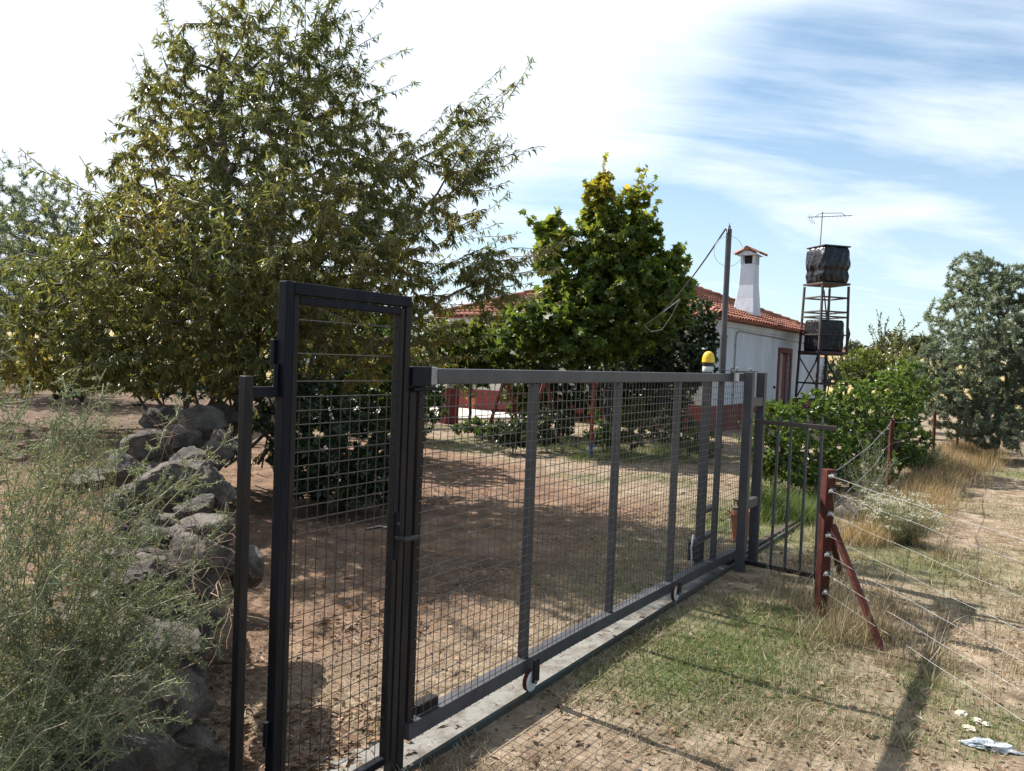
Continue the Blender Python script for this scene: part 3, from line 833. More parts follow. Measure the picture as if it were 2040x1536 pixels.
insm = ins.mesh('insulator', True)
for i, z in enumerate(heights):
    link('insulator', insm, 'ceramic', po, loc=(random.uniform(-.012, .004), -0.050, z), rot=(R(70 + random.uniform(-25, 25)), random.uniform(-.6, .6), random.uniform(-.5, .5)))
    tie = []
    for k in range(14):
        a = k * 1.05
        tie.append((0.026 * math.cos(a) + 0.004 * k / 14, -0.042 - 0.003 * k / 2 * (k % 3 == 0), z + 0.02 * math.sin(a * 1.3) + 0.002 * k / 14))
    MB().tube(tie, 0.0022, 5).build('wire_tie', 'galv', po, smooth=True)
    st = []
    for k in range(30):
        f = k / 29; d = f * 5.6
        st.append(Vector((0.0, -0.055, z)) + FD * d + Vector((0, 0, -0.10 * f * (1 - f) + 0.02 * f + 0.003 * math.sin(k * 1.7))))
    MB().tube(st, 0.0012 if i else 0.0017, 5).build('strand', 'galv', WF, smooth=True)
for d in np.arange(0.55, 5, 0.52):
    mz = []
    b_ = Vector((0.0, -0.055, 0)) + FD * d
    for i, z in enumerate(heights[1:]):
        mz.append((b_.x + random.uniform(-.006, .006), b_.y + random.uniform(-.01, .01), z + random.uniform(-.01, .01)))
    MB().tube(mz, 0.0012, 4).build('stay_wire', 'galv', WF, smooth=True)
MB().tube([(0.02, -0.05, 0.85), (0.034, -0.052, 0.72), (0.03, -0.05, 0.6), (0.018, -0.05, 0.55)], 0.002, 5).build('wire_end', 'galv', WF, smooth=True)

# ---- rear fence along the hedge
rp = [gnd(1766, 1000), gnd(1858, 925), gnd(1905, 903), gnd(1932, 888), gnd(1990, 868)]
rh = [1.06, 0.98, 1.0, 1.05, 1.0]
RF = thing('rear_fence', 'sagging old wire fence on thin rusty stakes along the hedge', 'fence', (rp[0].x, rp[0].y, 0))
for q, h in zip(rp, rh):
    l = q - rp[0]
    MB().add(*(lambda b: (b.v, b.f))(MB().bar((l.x, l.y, -0.2), (l.x + random.uniform(-.03, .03), l.y, h), 0.045, 0.04))).build('stake', 'rust', RF, bevel=0.002)
pv = [Vector((C0.x, C0.y, 0.97))] + [Vector((q.x, q.y, h)) for q, h in zip(rp, rh)]
for j, fr in enumerate((0.97, 0.72, 0.45, 0.2)):
    pts = []
    for a, b in zip(pv[:-1], pv[1:]):
        for k in range(8):
            f = k / 8; q = a.lerp(b, f) - rp[0].to_3d()
            q.z = (a.z * (1 - f) + b.z * f) * fr - 0.20 * f * (1 - f) + random.uniform(-.012, .012)
            q.x += random.uniform(-.015, .015); pts.append(q)
    MB().tube(pts, 0.0035 if j == 0 else 0.0028, 5).build('strand', 'galv', RF, smooth=True)
for k in range(9):
    f = (k + 0.5) / 9; q = pv[0].lerp(pv[1], f) - rp[0]
    zt_ = (pv[0].z * (1 - f) + pv[1].z * f) * 0.97 - 0.20 * f * (1 - f)
    MB().tube([(q.x, q.y, zt_), (q.x + random.uniform(-.05, .05), q.y, zt_ * 0.75), (q.x + random.uniform(-.07, .07), q.y, zt_ * 0.5), (q.x, q.y, zt_ * 0.2)], 0.0016, 4).build('stay_wire', 'galv', RF, smooth=True)

# ================================================================== THE HOUSE
HC = Vector((4.88, 18.9, 0))                    # near corner
HX = Vector((0.585, 0.811, 0)).normalized()     # along the shaded side wall
HA = math.atan2(HX.y, HX.x)
LW, FW, EV = 9.7, 8.6, 2.80                     # side wall, front wall, eave height
HO = thing('white_house', 'low whitewashed house with red base band and hipped clay tile roof', 'house', HC, HA)
# local frame: x along the side wall, y along the front wall (away to the left), z up
T_ = 0.25
dx0, dx1, dz1 = 5.45, 6.55, 2.14
side = MB().box(0, dx0, 0, T_, 0.0, EV).box(dx1, LW, 0, T_, 0.0, EV).box(dx0, dx1, 0, T_, dz1, EV)
side.build('side_wall', 'limewash', HO)
MB().box(0, T_, T_, FW, 0.0, EV).build('front_wall', 'warm_white', HO)
MB().box(LW - T_, LW, T_, FW, 0, EV).box(T_, LW - T_, FW - T_, FW, 0, EV).build('rear_wall', 'limewash', HO)
MB().box(-0.012, 0.0, 0.0, FW, 0.0, 0.66).build('red_base_band', 'red_wall', HO)
MB().box(-0.012, dx0 - 0.1, -0.012, -0.0, 0.0, 0.66).box(dx1 + 0.1, LW, -0.012, 0.0, 0.0, 0.66).build('red_base_band', 'red_wall', HO)
MB().box(-0.06, LW + 0.05, -0.06, 0.0, EV - 0.14, EV).box(-0.06, 0.0, 0.0, FW, EV - 0.14, EV).build('eave_moulding', 'limewash', HO)
do = MB().box(dx0, dx1, 0.14, 0.18, 0.0, dz1).build('doorway_shade', 'dark', HO)  # dark sheet across the open doorway, stands for the shade indoors
MB().box(dx0 - 0.16, dx0, -0.03, 0.13, 0.0, dz1 + 0.15).box(dx1, dx1 + 0.16, -0.03, 0.13, 0, dz1 + 0.15).box(dx0, dx1, -0.03, 0.13, dz1, dz1 + 0.15).build('door_frame', 'red_wall', do)
MB().box(dx1 - 0.52, dx1 - 0.02, 0.09, 0.12, 0.02, dz1 - 0.02).build('open_leaf', 'red_wood', do, bevel=0.01)
for k in range(5):
    x = dx0 + 0.10 + k * 0.10
    MB().tube([(x, 0.07, 0.0), (x, 0.07, dz1)], 0.014, 6).build('curtain_strip', 'white_plastic', do, smooth=True)
MB().tube([(1.55, -0.03, 0.5), (1.55, -0.03, 2.42), (1.62, -0.03, 2.55), (1.8, -0.03, 2.60), (5.2, -0.03, 2.56), (9.4, -0.03, 2.5)], 0.014, 6).build('conduit', 'galv', HO, smooth=True)
MB().box(5.0, 5.06, -0.05, -0.002, 1.05, 1.13).build('switch_box', 'dark', HO, bevel=0.005)
for z in (0.9, 1.6, 2.2):
    MB().box(1.52, 1.58, -0.045, -0.002, z, z + 0.03).build('pipe_clip', 'galv', HO)
# hipped roof
OV = 0.32; RZ = 1.78
ex0, ex1, ey0, ey1, ez = -OV, LW + OV, -OV, FW + OV, EV + 0.02
hr = (FW + 2 * OV) / 2
rA = (ex0 + hr * 0.96, (ey0 + ey1) / 2, ez + RZ); rB = (ex1 - hr * 0.96, (ey0 + ey1) / 2, ez + RZ)
rb = MB()
cor = [(ex0, ey0, ez), (ex1, ey0, ez), (ex1, ey1, ez), (ex0, ey1, ez)]
rb.add(cor + [rA, rB], [(0, 1, 5, 4), (1, 2, 5), (2, 3, 4, 5), (3, 0, 4), (3, 2, 1, 0)])
rf = rb.build('roof', 'tile', HO)
def tile_mesh(rad=0.095, length=0.42, seg=5):
    mb = MB()
    for (x, rr, lift) in ((0, rad, 0.035), (length, rad * 0.86, 0.0)):
        for th in (1.0, 0.86):
            for k in range(seg + 1):
                a = math.pi * k / seg
                mb.v.append((math.cos(a) * rr * th, x, lift + math.sin(a) * rr * 0.75 * th))
    n = seg + 1
    for k in range(seg):
        mb.f.append((k, k + 1, 2 * n + k + 1, 2 * n + k))
        mb.f.append((n + k + 1, n + k, k, k + 1)[::-1])
    return mb.mesh('roof_tile', True)
TM = tile_mesh()
TM.materials.append(M['tile'])
def roof_tiles(P0, P1, Q0, Q1):
    """tile frames on the face with eave P0-P1 and top Q0-Q1"""
    P0, P1, Q0, Q1 = map(Vector, (P0, P1, Q0, Q1))
    e = (P1 - P0).normalized(); nn = e.cross(Q0 - P0).normalized()
    if nn.z < 0: nn = -nn
    u = nn.cross(e).normalized()
    if u.z < 0: u = -u
    H = (Q0 - P0).dot(u); W_ = (P1 - P0).length; a0 = (Q0 - P0).dot(e); a1 = (Q1 - P0).dot(e)
    out = []; v = -0.07; row = 0
    while v < H - 0.1:
        f = max(0, v) / H; lo = a0 * f; hi = W_ + (a1 - W_) * f
        x = math.ceil((lo + 0.05) / 0.205) * 0.205
        while x < hi - 0.05:
            m = Matrix((e, u, nn)).transposed().to_4x4()
            m = m @ Matrix.Rotation(random.uniform(-.03, .03), 4, 'Z')
            m.translation = P0 + e * x + u * v + nn * (0.012 + random.uniform(-.006, .006))
            out.append(m); x += 0.205
        v += 0.335; row += 1
    return out
sideT = roof_tiles(cor[0], cor[1], rA, rB)
frontT = roof_tiles(cor[3], cor[0], rA, rA)
def hip(a, b):
    a = Vector(a); b = Vector(b); d = (b - a); n = int(d.length / 0.33); d.normalize(); out = []
    x = d.cross(Vector((0, 0, 1))).normalized(); zz = x.cross(d)
    for i in range(n):
        m = Matrix((x, d, zz)).transposed().to_4x4() @ Matrix.Scale(1.25, 4)
        m.translation = a + d * (0.33 * i) + zz * 0.05; out.append(m)
    return out
hips = hip(cor[1], rB) + hip(cor[3], rA) + hip(cor[0], rA) + hip(rA, rB)
singles = sideT[:215] + hips[:80]
rest = sideT[215:] + hips[80:]
fr1 = frontT
if len(singles) > 295: rest += singles[295:]; singles = singles[:295]
for m in singles:
    o = bpy.data.objects.new('roof_tile', TM); COL.objects.link(o); o.parent = rf; o.matrix_local = m
tv = np.array([v.co[:] for v in TM.vertices]); tf = [tuple(p.vertices) for p in TM.polygons]
allm = rest + fr1
vv = np.concatenate([(np.array(m.to_3x3()) @ tv.T).T + np.array(m.translation) for m in allm])
tag(link('far_roof_tiles', np_mesh('far_roof_tiles', vv, len(tv), tf, None, True), 'tile', rf), kind='stuff')
# chimney
CH = []
chx, chy = 4.2, 0.62
def ring(mb, hw, hd, z, ox=0.0):
    mb.v += [(chx - hw + ox, chy - hd, z), (chx + hw + ox, chy - hd, z), (chx + hw + ox, chy + hd, z), (chx - hw + ox, chy + hd, z)]
mb = MB()
rings = [(0.34, 0.32, EV + 0.05, -0.07), (0.32, 0.31, EV + 0.45, -0.06), (0.27, 0.27, EV + 0.85, -0.02), (0.225, 0.23, EV + 1.25, 0.0), (0.205, 0.21, EV + 1.87, 0.0)]
for hw, hd, z, ox in rings: ring(mb, hw, hd, z, ox)
for j in range(len(rings) - 1):
    for k in range(4):
        a = j * 4 + k; b = j * 4 + (k + 1) % 4; mb.f.append((a, b, b + 4, a + 4))
mb.f.append(tuple(16 + k for k in range(4)))
ch = mb.build('chimney', 'limewash', HO, bevel=0.02)
z0 = EV + 1.872; z1 = z0 + 0.24
for sx in (-1, 1):
    for sy in (-1, 1):
        MB().box(chx + sx * 0.205 - (0.07 if sx > 0 else 0), chx + sx * 0.205 + (0.07 if sx < 0 else 0), chy + sy * 0.21 - (0.07 if sy > 0 else 0), chy + sy * 0.21 + (0.07 if sy < 0 else 0), z0, z1).build('chimney_pier', 'limewash', ch)
MB().box(chx - 0.03, chx + 0.03, chy - 0.208, chy + 0.208, z0, z1).build('chimney_pier', 'limewash', ch)
MB().box(chx - 0.12, chx + 0.12, chy - 0.12, chy + 0.12, z0 + 0.001, z1 - 0.001).build('flue', 'dark', ch)
cp = MB().add([(chx - 0.30, chy - 0.30, z1 + 0.002), (chx + 0.30, chy - 0.30, z1 + 0.002), (chx + 0.30, chy + 0.30, z1 + 0.002), (chx - 0.30, chy + 0.30, z1 + 0.002), (chx - 0.30, chy, z1 + 0.17), (chx + 0.30, chy, z1 + 0.17)],
              [(0, 1, 5, 4), (2, 3, 4, 5), (1, 2, 5), (3, 0, 4), (3, 2, 1, 0)]).build('chimney_cap', 'limewash', ch)
for sy in (-1, 1):
    e = Vector((1, 0, 0)); u = Vector((0, -sy * 0.30, 0.168)).normalized(); nn = e.cross(u).normalized()
    if nn.z < 0: nn = -nn
    for i in range(4):
        for j in range(1):
            m = Matrix((e, u, nn)).transposed().to_4x4()
            if m.determinant() < 0: m = Matrix((-e, u, nn)).transposed().to_4x4()
            m.translation = Vector((chx - 0.27 + i * 0.18, chy + sy * 0.36, z1 - 0.01))
            o = bpy.data.objects.new('cap_tile', TM); COL.objects.link(o); o.parent = ch; o.matrix_local = m
m = MB().tube([(chx - 0.36, chy, z1 + 0.19), (chx + 0.36, chy, z1 + 0.19)], 0.075, 8).build('ridge_cap', 'tile', ch, smooth=True)

# annex beyond the far corner
AX = thing('annex', 'small white annex with vent blocks behind the water tower legs', 'building', HC + HX * 11.2, HA)
MB().box(0, 2.6, 0.6, 3.2, 0, 2.15).build('wall', 'limewash', AX)
MB().add([(-0.1, 0.5, 2.152), (2.7, 0.5, 2.152), (2.7, 3.3, 2.152), (-0.1, 3.3, 2.152), (-0.1, 3.3, 2.7), (2.7, 3.3, 2.7)], [(0, 1, 5, 4), (0, 4, 3), (1, 2, 5), (2, 3, 4, 5), (3, 2, 1, 0)]).build('roof', 'tile', AX)
for i in range(3):
    for j in range(4):
        MB().box(0.35 + i * 0.24, 0.53 + i * 0.24, 0.58, 0.598, 0.7 + j * 0.22, 0.86 + j * 0.22).build('vent_block', 'dark', AX)

# porch pillar, terrace, garden wall
pb = gnd(893, 843)
PL = thing('porch_pillar', 'square porch pillar painted dark red below and white above', 'pillar', (pb.x, pb.y, 0), R(34))
MB().box(-0.18, 0.18, -0.18, 0.18, 0, 0.86).build('red_base', 'red_wall', PL, bevel=0.008)
MB().box(-0.172, 0.172, -0.172, 0.172, 0.862, 2.5).build('shaft', 'warm_white', PL, bevel=0.008)
tr = MB().box(-3.6, 4.0, -1.6, 6.0, -0.05, 0.06).build('terrace', 'pale_floor', None, bevel=0.02, loc=(pb.x - 1.4, pb.y + 1.9, 0), rot=(0, 0, R(34)))
tag(tr, kind='structure')
gwq = at(850, 780, 27)
GW = thing('garden_wall', 'white garden wall beyond the terrace left of the pillar', 'wall', (gwq.x, 27, 0), R(4))
MB().box(-5, 0.45, 0, 0.2, 0, 1.55).build('wall', 'limewash', GW)
MB().box(-5.05, 0.5, -0.05, 0.25, 1.552, 1.62).build('coping', 'terracotta', GW, bevel=0.01)

# red and blue swing frame in the garden
sa = gnd(1003, 872); sb = gnd(1176, 912); 
SW = thing('swing_frame', 'red garden swing frame with blue leg end half hidden by shrubs', 'swing', (sa.x, sa.y, 0))
sv = (sb - sa); su = sv.normalized(); sp_ = Vector((-su.y, su.x, 0))
hgt = 1.30
for k, f in enumerate((0.0, 0.5, 1.0)):
    c = sv * f
    for sgn in (-1, 1):
        if k == 2 and sgn > 0: continue
        foot = c + sp_ * 0.42 * sgn; top = c + Vector((0, 0, hgt))
        if k == 2: foot = c
        if k == 2:
            mid = foot.lerp(top, 0.19)
            MB().tube([foot, mid], 0.036, 8).build('leg_end', 'blue_paint', SW, smooth=True)
            MB().tube([mid, top], 0.035, 8).build('leg', 'swing_red', SW, smooth=True)
        else:
            MB().tube([foot, top], 0.036, 8).build('leg', 'swing_red', SW, smooth=True)
    if k < 2:
        MB().tube([c + sp_ * 0.30 + Vector((0, 0, 0.56)), c - sp_ * 0.30 + Vector((0, 0, 0.56))], 0.03, 8).build('tie_bar', 'swing_red', SW, smooth=True)
MB().tube([Vector((0, 0, hgt)) - su * 0.1, sv + Vector((0, 0, hgt)) + su * 0.1], 0.04, 8).build('top_bar', 'swing_red', SW, smooth=True)

# flower pots
def pot(name, label, loc, r, h, lm, nl, group=None, lh=0.5):
    t = thing(name, label, 'plant pot', loc, 0, group)
    MB().lathe([(r * 0.68, 0), (r * 0.98, h * 0.84), (r * 1.08, h * 0.85), (r * 1.1, h), (r * 0.95, h), (r * 0.92, h * 0.9)], n=18).build('pot', 'terracotta', t, smooth=True)
    p = np.array([0, 0, h * 0.9]) + rng.normal(size=(nl, 3)) * np.array([r * 0.5, r * 0.5, 0.02])
    d = rng.normal(size=(nl, 3)) * 0.55 + np.array([0, 0, 1.0])
    p = p + nrm(d) * rng.random((nl, 1)) * lh
    leaves('foliage', p, d + rng.normal(size=(nl, 3)) * 0.5, 0.09, 0.035, SIMPLE, rng.random(nl), lm, t)
    return t
q = gnd(946, 818); pot('potted_plant', 'bushy light green plant in a clay pot behind the swing', (q.x, q.y, 0.06), 0.26, 0.34, 'leaf_vine', 900, lh=0.75)
q = gnd(1474, 1078); pot('terracotta_pot', 'terracotta pot seen between the guide posts', (q.x, q.y, 0), 0.10, 0.30, 'leaf_dark', 24, lh=0.1)

# ================================================================== WATER TOWER
tq = at(1637, 740, 23.5)
WT = thing('water_tower', 'rusty angle iron tower holding two square tanks wrapped in black plastic', 'water tower', (tq.x, 23.5, 0), R(14))
hb, ht = 0.52, 0.445
def leg_xy(z): return hb + (ht - hb) * min(1, z / 4.2)
for sx in (-1, 1):
    for sy in (-1, 1):
        a = hb
        MB().bar((sx * leg_xy(0), sy * leg_xy(0), 0), (sx * leg_xy(4.2), sy * leg_xy(4.2), 4.2), 0.055, 0.055).build('leg', 'rust_dark', WT)
for z in (0.75, 1.25, 2.14, 3.27, 3.42, 3.85):
    w = leg_xy(z)
    for a, b in (((-w, -w), (w, -w)), ((w, -w), (w, w)), ((w, w), (-w, w)), ((-w, w), (-w, -w))):
        MB().bar((a[0], a[1], z), (b[0], b[1], z), 0.035, 0.045).build('girt', 'rust_dark', WT)
for za, zb_ in ((0.75, 2.05), (0.0, 0.75)):
    for f in range(4):
        ang = f * math.pi / 2
        wa, wb = leg_xy(za), leg_xy(zb_)
        p = Matrix.Rotation(ang, 3, 'Z')
        MB().bar(p @ Vector((-wa, -wa, za)), p @ Vector((wb, -wb, zb_)), 0.028, 0.03).build('brace', 'rust_dark', WT)
MB().bar((-ht, -ht - .03, 3.3), (-ht - 0.04, -ht - .03, 4.15), 0.03, 0.03).build('brace', 'rust_dark', WT)
MB().bar((ht, ht, 2.95), (ht - 0.2, ht, 4.15), 0.03, 0.03).build('brace', 'rust_dark', WT)
MB().tube([(0.16, 0.1, 2.0), (0.15, 0.1, 3.2), (0.2, 0.1, 4.2)], 0.022, 8).build('water_pipe', 'black_rubber', WT, smooth=True)
for z in (2.14, 4.2):
    w = leg_xy(z) + 0.035
    MB().box(-w, w, -w, w, z + 0.03, z + 0.09).build('platform', 'rust_dark', WT)
def tank(name, z, h, w, bulge, parent):
    bm = bmesh.new()
    bmesh.ops.create_cube(bm, size=1)
    bmesh.ops.subdivide_edges(bm, edges=bm.edges[:], cuts=11, use_grid_fill=True)
    for v in bm.verts:
        x, y, zz = v.co
        zf = zz + 0.5
        r = max(abs(x), abs(y)) + 1e-6
        k = 1 + bulge * math.sin(min(1, zf / 0.94) * math.pi) * 0.9
        if zf > 0.93: k *= 0.95
        corner = 1 - 0.10 * (min(abs(x), abs(y)) / 0.5) ** 4 * (min(1, r / 0.5))
        pos = Vector((x * w * 2 * k * corner, y * w * 2 * k * corner, zf * h))
        ang = math.atan2(y, x)
        fold = 0.022 * math.sin(ang * 17 + 3 * math.sin(zf * 5)) + 0.018 * math.sin(ang * 29 + zf * 7)
        crease = 0.03 * mnoise.noise(pos * 3.1 + Vector((0, 0, z))) + 0.02 * mnoise.noise(pos * 7)
        belt = -0.05 * math.exp(-((zf - 0.33) / 0.05) ** 2)
        side_ = 1 if 0.02 < zf < 0.99 else 0.2
        n_ = Vector((x, y, 0)).normalized() if r > 0.3 else Vector((0, 0, 0))
        v.co = pos + n_ * (fold * side_ * (0.4 + bulge * 6) + crease * (0.5 + bulge * 4) + belt * bulge * 8)
    me = bpy.data.meshes.new(name); bm.to_mesh(me); bm.free()
    me.polygons.foreach_set('use_smooth', [True] * len(me.polygons))
    o = link(name, me, 'tarp', parent, loc=(0, 0, z))
    md = o.modifiers.new('s', 'SUBSURF'); md.levels = 1; md.render_levels = 1
    return o
t1 = tank('upper_tank', 4.29, 1.08, 0.455, 0.15, WT)
MB().box(-0.455, 0.455, -0.455, 0.455, 1.075, 1.115).build('tank_lid', 'black_rubber', t1, bevel=0.01)
MB().lathe([(0.09, 1.116), (0.09, 1.16), (0.05, 1.165)], n=14).build('filler_cap', 'black_rubber', t1, smooth=True)
t2 = tank('lower_tank', 2.23, 0.95, 0.44, 0.025, WT)
for pts in ([(-0.50, -0.48, 0.1), (-0.58, -0.52, -0.2), (-0.46, -0.53, -0.05), (-0.40, -0.5, 0.1)], [(0.45, -0.48, 0.9), (0.56, -0.5, 0.55), (0.50, -0.51, 0.3), (0.42, -0.5, 0.5)], [(-0.5, -0.48, 0.02), (-0.62, -0.5, -0.38), (-0.54, -0.52, -0.18), (-0.46, -0.5, -0.24)]):
    f_ = MB().add(pts + [(a, b + 0.012, c) for a, b, c in pts], [(0, 1, 2, 3), (7, 6, 5, 4), (0, 4, 5, 1), (1, 5, 6, 2), (2, 6, 7, 3), (3, 7, 4, 0)])
    f_.build('loose_flap', 'tarp', t2)
for z in (0.5,):
    w = 0.50
    for a, b in (((-w, -w), (w, -w)), ((w, -w), (w, w)), ((w, w), (-w, w)), ((-w, w), (-w, -w))):
        MB().bar((a[0], a[1], z), (b[0], b[1], z), 0.02, 0.03).build('strap', 'rust_dark', t2)
AN = thing('tv_antenna', 'thin yagi television antenna on a mast above the upper tank', 'antenna', (tq.x - 0.22, 23.62, 5.2), 0)
MB().tube([(0, 0, -0.2), (0.03, 0, 1.28)], 0.018, 8).build('mast', 'galv', AN, smooth=True)
MB().tube([(-0.42, 0, 1.10), (0.94, 0, 1.21)], 0.012, 6).build('boom', 'galv', AN, smooth=True)
MB().tube([(-0.2, 0, 1.12), (-0.02, 0, 1.24), (0.62, 0, 1.27), (0.72, 0, 1.2)], 0.011, 6).build('boom_stay', 'galv', AN, smooth=True)
for dz in (-1, 1):
    for k in range(2):
        MB().tube([(-0.36 + 0.07 * k, 0, 1.11), (-0.27 + 0.08 * k - 0.1, 0, 1.11 + dz * 0.06), (-0.30 + 0.08 * k + 0.04, 0, 1.11 + dz * 0.20)], 0.008, 6).build('reflector_rod', 'galv', AN, smooth=True)
for k in range(9):
    x = -0.1 + k * 0.12; z = 1.125 + x * 0.08
    MB().tube([(x, -0.09, z), (x, 0.09, z)], 0.006, 6).build('director_rod', 'galv', AN, smooth=True)

# ================================================================== STONE WALL
def rock_mesh(name, dims, seed, sub=3, flat=0.42):
    bm = bmesh.new()
    bmesh.ops.create_icosphere(bm, subdivisions=sub, radius=1)
    off = Vector((seed * 3.7, seed * 1.3, seed * 7.1))
    planes = [Vector((random.gauss(0, 1), random.gauss(0, 1), random.gauss(0, .8))).normalized() for _ in range(9)]
    for v in bm.verts:
        p = v.co.copy()
        for pl in planes:                       # knock flat facets off
            dd = p.dot(pl)
            if dd > 1 - flat: p -= pl * (dd - (1 - flat)) * 0.95
        n1 = mnoise.noise(p * 1.3 + off) * 0.20 + mnoise.noise(p * 3.1 + off) * 0.09 + abs(mnoise.noise(p * 6.0 + off)) * 0.10 + mnoise.noise(p * 14.0 + off) * 0.035 + abs(mnoise.noise(p * 26.0 + off)) * 0.03
        p = p * (1 + n1)
        v.co = Vector((p.x * dims[0], p.y * dims[1], p.z * dims[2]))
    me = bpy.data.meshes.new(name); bm.to_mesh(me); bm.free()
    me.polygons.foreach_set('use_smooth', [True] * len(me.polygons))
    try: me.set_sharp_from_angle(angle=R(38))
    except Exception: pass
    return me
SWL = thing('stone_wall', 'tumbledown dry wall of grey granite boulders left of the gate', 'stone wall', (-1.6, 4.0, 0))
def stone(x, y, z, dx, dy, dz, rz=None, seed=None, tilt=0.2):
    me = rock_mesh('stone', (dx, dy, dz), seed if seed is not None else random.random() * 50, 5 if y < 4.6 else 4)
    return link('stone', me, 'rock', SWL, loc=(x + 1.6, y - 4.0, z), rot=(random.uniform(-tilt, tilt), random.uniform(-tilt, tilt), rz if rz is not None else random.uniform(0, 3)))
# the ones the photograph shows best, by the place of their centre
for (px, py, Y, w, d, h) in [(365, 955, 4.25, 0.34, 0.28, 0.14), (405, 1050, 3.75, 0.19, 0.22, 0.12), (410, 1115, 3.45, 0.18, 0.2, 0.13), (315, 1062, 3.9, 0.10, 0.14, 0.06),
                             (250, 915, 4.9, 0.15, 0.16, 0.13), (395, 1002, 4.0, 0.12, 0.12, 0.07), (288, 880, 5.6, 0.22, 0.18, 0.14), (370, 905, 5.1, 0.18, 0.16, 0.11),
                             (258, 990, 4.4, 0.16, 0.16, 0.10), (322, 832, 7.4, 0.28, 0.24, 0.17), (395, 840, 7.2, 0.26, 0.24, 0.20), (350, 862, 6.5, 0.22, 0.2, 0.14), (440, 880, 6.2, 0.2, 0.2, 0.16),
                             (300, 1500, 2.18, 0.17, 0.15, 0.07), (180, 940, 5.2, 0.25, 0.2, 0.09), (375, 1015, 4.1, 0.1, 0.1, 0.06), (497, 1130, 4.1, 0.12, 0.13, 0.13), (430, 815, 8.4, 0.3, 0.3, 0.2)]:
    q = at(px, py, Y)
    stone(q.x, q.y, q.z - (0.06 if Y > 4.4 else 0.02), w, d, h, tilt=0.15)
# the courses below
yy = 2.0
while yy < 8.8:
    xw = float(np.interp(yy, WALLP[:, 1], WALLP[:, 0]))
    top = 0.50 if yy < 2.8 else (0.70 if yy < 4.4 else 0.70)
    z = 0.10
    while z < top - 0.10:
        h = random.uniform(0.10, 0.15)
        stone(xw + random.uniform(-.05, .05) - 0.06 - 0.10 * z, yy + random.uniform(-.06, .06), z, random.uniform(.18, .28), random.uniform(.20, .34), h * 1.2)
        z += h * 1.5
    if yy > 3:
        stone(xw - 0.36, yy + 0.1, top - 0.22, random.uniform(.16, .24), random.uniform(.16, .24), random.uniform(.10, .15))
    yy += 0.36
# field stones elsewhere
q = gnd(1803, 918)
tag(link('field_stone', rock_mesh('field_stone', (0.34, 0.26, 0.17), 3), 'rock', None, loc=(q.x, q.y, 0.10)), 'pale rounded boulder by the rear fence beside feathery green bush', 'stone')
q = gnd(1690, 1030)
tag(link('field_stone', rock_mesh('field_stone', (0.26, 0.2, 0.13), 5), 'rock', None, loc=(q.x, q.y, 0.05)), 'grey boulder in dry grass just behind the brown corner post', 'stone')

# ================================================================== TREES AND SHRUBS
def tree(name, label, cat, base, stems, blobs, n_att, leafspec, bark, group=None, tip=0.004, rmax=0.12, shoots=0, per=60, step=0.28, thick=0.03, wood_names=('trunk', 'branch'), droop=0.25, twig_r=0.012, spread=0.7, shoot_len=(0.35, 0.8), shoot_per=28, tint_fn=None, shape=LANCE, up_bias=0.0, gjit=0.02):
    """base (x,y,z); stems: list of point lists in local coords; blobs: (centre, radii, weight, shell)"""
    t = thing(name, label, cat, base, 0, group)
    s = Skel(); 
    for k_, st in enumerate(stems):
        if k_ and st[0][2] > 0.05:              # a limb: leave from the nearest node of the trunk
            par = int(np.argmin(np.linalg.norm(s.p - np.array(st[0]), axis=1)))
        else:
            par = s.path(st[:1], -1)
        for a, b in zip(st[:-1], st[1:]):
            a = np.array(a, float); b = np.array(b, float); k = max(2, int(np.linalg.norm(b - a) / 0.25))
            for i in range(1, k + 1):
                par = s.node(a + (b - a) * i / k + rng.normal(size=3) * 0.015, par)
    W_ = sum(b[2] for b in blobs); A = []
    for c, r, w, sh in blobs:
        A.append(ell_points(int(n_att * w / W_), c, r, sh))
    A = np.concatenate(A); A = A[A[:, 2] > 0.15]
    s.grow(A, stems[0][-1], step=step, jit=gjit, up=0.05)
    shoot_from = s.n
    if shoots:
        P = np.array(s.p); c0 = np.mean(P, axis=0); far = np.argsort(-np.linalg.norm((P - c0) / P.std(axis=0), axis=1))[:len(P) // 3]
        for j in rng.choice(far, shoots):
            d = nrm(((P[j] - c0) * np.array([1, 1, 0.9]) + np.array([0, 0, 0.9 + up_bias]) + rng.normal(size=3) * 0.35)[None])[0]
            L_ = rng.uniform(*shoot_len); k = max(3, int(L_ / 0.13)); par = int(j); p = P[j].copy()
            for i in range(k):
                d = nrm((d + rng.normal(size=3) * 0.12)[None])[0]; p = p + d * L_ / k
                par = s.node(p, par)
    s.finish(tip=tip, rmax=rmax)
    s.wood(t, bark, thick=thick, names=wood_names)
    pos, td = s.twig_points(per, twig_r, shoot_from)
    n = len(pos)
    ln, wd, mat = leafspec
    d = td * 0.6 + rng.normal(size=(n, 3)) * spread + np.array([0, 0, -droop])
    L_ = ln * rng.uniform(0.65, 1.2, n)
    hgt_ = (pos[:, 2] - pos[:, 2].min()) / np.ptp(pos[:, 2])
    clump = vnoise(pos[:, 0] + pos[:, 1] * 0.7, pos[:, 2], 2.2, 3)
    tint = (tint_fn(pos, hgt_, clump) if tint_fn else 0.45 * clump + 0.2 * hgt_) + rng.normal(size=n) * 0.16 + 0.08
    pos = pos + nrm(rng.normal(size=(n, 3))) * 0.012
    up = nrm(np.array([[0, 0, 1.0]]) + rng.normal(size=(n, 3)) * 0.8)
    leaves('foliage', pos, d, L_, wd * L_ / ln, shape, tint, mat, t, up=up)
    return t, n

counts = {}
def cnt(nm, r): counts[nm] = r[1]; return r[0]
